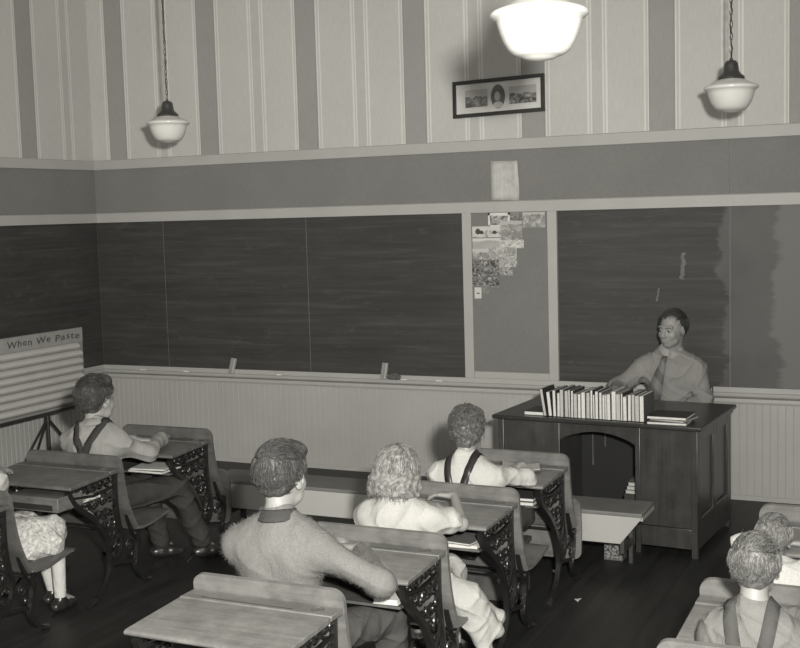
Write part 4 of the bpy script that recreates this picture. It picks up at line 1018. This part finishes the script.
# girl in white
person('girl with curly fair hair in a white puff-sleeved dress leaning on her desk',
  dict(hip=(4.47, -3.70, .425), neck=(4.468, -3.665, .80), head=(4.458, -3.61, .895), rot=(R(-14), R(4), R(4)), sl=(4.345, -3.66, .72), sr=(4.62, -3.66, .73), el=(4.24, -3.46, .685), er=(4.72, -3.55, .685), wl=(4.42, -3.33, .695), wr=(4.60, -3.33, .745),
       kl=(4.40, -3.36, .42), kr=(4.58, -3.36, .42), al=(4.40, -3.32, .08), ar=(4.58, -3.32, .08), dl=(.95, .2, 0), dr=(-.95, .05, .05), tl=-1, tr=1, topname='dress_top', hs=1.14),
  .82, fabric('white cotton', .36), fabric('white cotton', .36), dict(m=hair_mat('fair curly hair', .17), shade=.17, kind='girl', n=3200, seed=4, lift=.008), sleeve=.62, puff=True,
  skirt=[((4.42, -3.70, .43, .10), (4.42, -3.42, .43, .075)), ((4.53, -3.70, .43, .10), (4.60, -3.42, .43, .08)), ((4.60, -3.60, .42, .085), (4.76, -3.56, .37, .055)), ((4.76, -3.58, .37, .055), (4.862, -3.52, .23, .030)), ((4.74, -3.60, .36, .055), (4.835, -3.56, .14, .030)), ((4.70, -3.52, .36, .05), (4.845, -3.46, .27, .03))], sock=fabric('white cotton', .36), collar=fabric('white collar', .40))
# boy in white shirt
person('boy in white shirt and dark braces at the school desk nearest the teacher',
  dict(hip=(4.47, -2.92, .43), neck=(4.470, -2.87, .81), head=(4.468, -2.83, .93), rot=(R(-6), R(-2), R(14)), sl=(4.35, -2.88, .72), sr=(4.605, -2.88, .73), el=(4.27, -2.68, .70), er=(4.72, -2.70, .70), wl=(4.43, -2.52, .695), wr=(4.63, -2.53, .705),
       kl=(4.42, -2.60, .48), kr=(4.66, -2.60, .48), al=(4.40, -2.45, .37), ar=(4.52, -2.45, .37), dl=(.75, .6, -.05), dr=(-.55, .8, -.05), tl=-1, tr=1, hs=1.18),
  .84, fabric('white shirt cotton', .40), DENIM, dict(m=hair_mat('medium curly hair', .10), shade=.10, kind='mop', n=2600, seed=6, lift=.012, L=.03), sleeve=1.0, collar=fabric('white collar', .40),
  straps=[[(0.12, .25, -1), (0.22, .60, -1), (0.4, .84, -1), (0.5, .93, -.6), (0.5, .95, 0), (0.5, .93, .6), (0.5, .8, 1)], [(-0.12, .25, -1), (-0.22, .60, -1), (-0.4, .84, -1), (-0.5, .93, -.6), (-0.5, .95, 0), (-0.5, .93, .6), (-0.5, .8, 1)]])
# boy in overalls
person('boy in grey shirt and dark bib overalls with ruffled hair in the left row',
  dict(hip=(2.27, -2.93, .45), neck=(2.262, -2.88, .87), head=(2.242, -2.84, .995), rot=(R(-4), 0, R(-6)), sl=(2.105, -2.90, .76), sr=(2.405, -2.88, .77), el=(2.06, -2.66, .71), er=(2.50, -2.735, .690), wl=(2.28, -2.55, .715), wr=(2.44, -2.51, .735),
       kl=(2.30, -2.52, .45), kr=(2.52, -2.50, .45), al=(2.36, -2.46, .09), ar=(2.60, -2.38, .09), dl=(.85, .5, -.02), dr=(-.8, .6, -.05), tl=-1, tr=1, toe=(.7, .7, 0), strapmat=DENIM, hs=1.17),
  .92, fabric('grey work shirt', .22), DENIM, dict(m=hair_mat('dark ruffled hair', .05), shade=.05, kind='tuft', n=3000, seed=8, lift=.014, L=.045), sleeve=1.0, collar=fabric('grey work shirt', .22),
  straps=[[(-0.12, .25, -1), (0.05, .60, -1), (0.36, .84, -1), (0.5, .93, -.6), (0.5, .95, 0), (0.5, .93, .6), (0.5, .8, 1)], [(0.12, .25, -1), (-0.05, .60, -1), (-0.36, .84, -1), (-0.5, .93, -.6), (-0.5, .95, 0), (-0.5, .93, .6), (-0.5, .8, 1)]], strapw=.024)
# girl at the left edge
person('girl in a pale print skirt and dark shoes, mostly cut off by the left edge',
  dict(hip=(2.17, -3.74, .425), neck=(2.16, -3.70, .78), head=(2.155, -3.66, .90), rot=(R(-8), 0, 0), sl=(2.02, -3.71, .72), sr=(2.30, -3.71, .73), el=(1.92, -3.56, .70), er=(2.24, -3.60, .67), wl=(1.96, -3.40, .70), wr=(2.08, -3.42, .70),
       kl=(2.28, -3.42, .43), kr=(2.42, -3.42, .43), al=(2.32, -3.36, .08), ar=(2.44, -3.44, .08), dl=(.7, .6, 0), dr=(-.7, .6, 0), tl=-1, tr=1, topname='dress_top'),
  .82, fabric('pale print', .34), None or fabric('pale flowered print', .40, 60, .4), dict(m=hair_mat('light brown hair', .12), shade=.12, kind='girl', n=1800, seed=9), sleeve=.62, puff=True,
  skirt=[((2.18, -3.74, .43, .10), (2.26, -3.46, .44, .08)), ((2.29, -3.74, .43, .105), (2.43, -3.48, .43, .085)), ((2.36, -3.74, .40, .08), (2.50, -3.54, .38, .06))], sock=fabric('pale stocking', .45))
# boy at right with wide braces
person('boy with short fair-brown hair and wide braces at the lower right corner',
  dict(hip=(6.06, -4.56, .42), neck=(6.045, -4.51, .79), head=(6.045, -4.475, .905), rot=(R(-5), 0, R(3)), sl=(5.94, -4.52, .69), sr=(6.165, -4.52, .69), el=(5.92, -4.40, .68), er=(6.24, -4.36, .70), wl=(5.98, -4.26, .70), wr=(6.13, -4.26, .70),
       kl=(5.98, -4.22, .42), kr=(6.14, -4.22, .42), al=(5.98, -4.2, .08), ar=(6.14, -4.2, .08), dl=(.9, .3, 0), dr=(-.9, .3, 0), tl=-1, tr=1, strapmat=fabric('wide grey brace', .07), hs=1.05),
  .80, fabric('light shirt', .16), DENIM, dict(m=hair_mat('fair straight hair', .12), shade=.12, kind='short', n=3400, seed=12, lift=.005, L=.06), sleeve=1.0, collar=fabric('light shirt', .16),
  straps=[[(0.2, .25, -1), (0.3, .60, -1), (0.46, .84, -1), (0.54, .93, -.6), (0.54, .95, 0), (0.54, .93, .6), (0.54, .8, 1)], [(-0.2, .25, -1), (-0.3, .60, -1), (-0.46, .84, -1), (-0.54, .93, -.6), (-0.54, .95, 0), (-0.54, .93, .6), (-0.54, .8, 1)]], strapw=.026)
# child farther up the right row
person('fair-haired child mostly hidden behind the boy with wide braces at the right edge',
  dict(hip=(6.02, -3.72, .40), neck=(5.985, -3.62, .64), head=(5.98, -3.55, .735), rot=(R(-14), 0, R(4)), sl=(5.90, -3.65, .65), sr=(6.13, -3.65, .65), el=(5.87, -3.55, .70), er=(6.17, -3.55, .70), wl=(5.98, -3.45, .70), wr=(6.12, -3.45, .70),
       kl=(5.96, -3.40, .40), kr=(6.10, -3.40, .40), al=(5.96, -3.36, .08), ar=(6.10, -3.36, .08), dl=(.9, .3, 0), dr=(-.9, .3, 0), tl=-1, tr=1, hs=1.0),
  .76, fabric('pale blouse', .45), DENIM, dict(m=hair_mat('fair hair', .17), shade=.17, kind='short', n=2600, seed=14, lift=.006, L=.06), sleeve=1.0, collar=fabric('white collar', .40))
# teacher
hy = R(130)
person('man in light shirt and tie sitting behind the big teacher desk',
  dict(hip=(4.93, -.34, .52), neck=(4.935, -.375, 1.06), head=(4.950, -.412, 1.190), rot=(R(4), 0, R(158)), sl=(5.085, -.345, .93), sr=(4.765, -.385, .94), el=(5.15, -.42, .73), er=(4.62, -.52, .815), wl=(5.02, -.62, .69), wr=(4.66, -.78, .80),
       kl=(5.02, -.76, .50), kr=(4.82, -.78, .50), al=(5.0, -.80, .09), ar=(4.78, -.84, .09), dl=(-.4, -.3, -.2), dr=(.5, -.8, -.02), tl=1, tr=-1, cl=.3, fw=(0, -1, 0), toe=(-.1, -1, 0)),
  1.0, fabric('light grey shirt', .20), fabric('dark wool trousers', .02), dict(m=hair_mat('dark swept hair', .035), shade=.035, kind='man', n=2800, seed=16, lift=.006, L=.05), skin=SKINT, brow=.05, collar=fabric('light grey collar', .27), loose=1.18, old=True, sleeve=1.0)
# tie
mb = MB(); vs = []
tp = [(4.912, -.462, 1.022, .016), (4.908, -.482, 1.005, .022), (4.902, -.488, .978, .020), (4.888, -.508, .92, .032), (4.868, -.516, .85, .042), (4.848, -.510, .78, .050), (4.834, -.502, .72, .052)]
for x, y, z, w in tp: vs += [(x - w, y - .004, z), (x + w, y - .004 - .1 * w, z), (x + w, y + .004 - .1 * w, z), (x - w, y + .004, z)]
fs = []
for i in range(len(tp) - 1):
    for k in range(4): a = i * 4 + k; b = i * 4 + (k + 1) % 4; fs.append((a, b, b + 4, a + 4))
fs += [(3, 2, 1, 0), tuple((len(tp) - 1) * 4 + k for k in range(4))]
mb.add(vs, fs)
tt = NT('striped tie'); co = tt.coord(); wv = tt.node('ShaderNodeTexWave'); wv.inputs['Scale'].default_value = 3.2; tt.l.new(tt.mapping(co, (1, 1, 1), (0, R(40), 0)), wv.inputs[0])
TIE = tt.done(tt.ramp(wv.outputs['Fac'], [(.35, .075), (.65, .13)]), .7)
teacher = [o for o in bpy.data.objects if o.name.startswith('person') and 'shirt and tie' in o.get('label', '')][0]
pin(build(mb, 'necktie', TIE, None, smooth=2), teacher)
# teacher's chair
e = empty('wooden_chair', (4.93, -.30, 0), R(-8)); tag(e, 'dark wooden chair under the teacher, hidden behind the big desk', 'chair')
build(MB().span((-.21, -.2, .405), (.21, .2, .43)), 'seat', OAK, e, bevel=.01)
for x in (-.18, .18):
    for y in (-.17, .17): build(MB().tube([(x, y, 0), (x * .95, y * .95, .405)], [.015, .018], 10), 'leg', OAK, e)
for x in (-.18, -.06, .06, .18): build(MB().tube([(x, .185, .43), (x, .205, .72)], .010, 8), 'back_spindle', OAK, e)
build(MB().span((-.20, .195, .71), (.20, .22, .78)), 'top_rail', OAK, e, bevel=.006)
# open book under the hands of the boy in white shirt
e = empty('reading_book', (4.60, -2.43, .672), R(20)); tag(e, 'dark-covered book held open on its desk by the boy in white shirt', 'book')
build(MB().prism([(-.10, .03), (-.005, .006), (-.005, .0), (-.012, 0), (-.105, .024)], 1, -.075, .075).prism([(.10, .014), (.005, .006), (.005, 0), (.012, 0), (.10, .008)], 1, -.075, .075), 'cover', covers[2], e)
build(MB().prism([(-.095, .032), (-.004, .010), (-.004, .007), (-.095, .029)], 1, -.07, .07).prism([(.095, .018), (.004, .010), (.004, .007), (.095, .0145)], 1, -.07, .07), 'pages', PAGE2, e)
# scraps of paper on the floor
for i, (x, y, a) in enumerate(((4.62, -1.98, 20), (4.88, -2.40, 60))):
    o = build(MB().add([(0, 0, .0005), (.03, .004, .012), (.026, .03, .002), (-.004, .022, .010)], [(0, 1, 2, 3)]), 'paper_scrap', PAPER, smooth=None); o.location = (x, y, .001); o.rotation_euler = (0, 0, R(a)); sm = o.modifiers.new('s', 'SOLIDIFY'); sm.thickness = .001
    tag(o, ['tiny white paper scrap on the dark floor by the bench', 'tiny white paper scrap on the floor beside the front school desk foot'][i], 'paper', 'paper scraps on the floor')
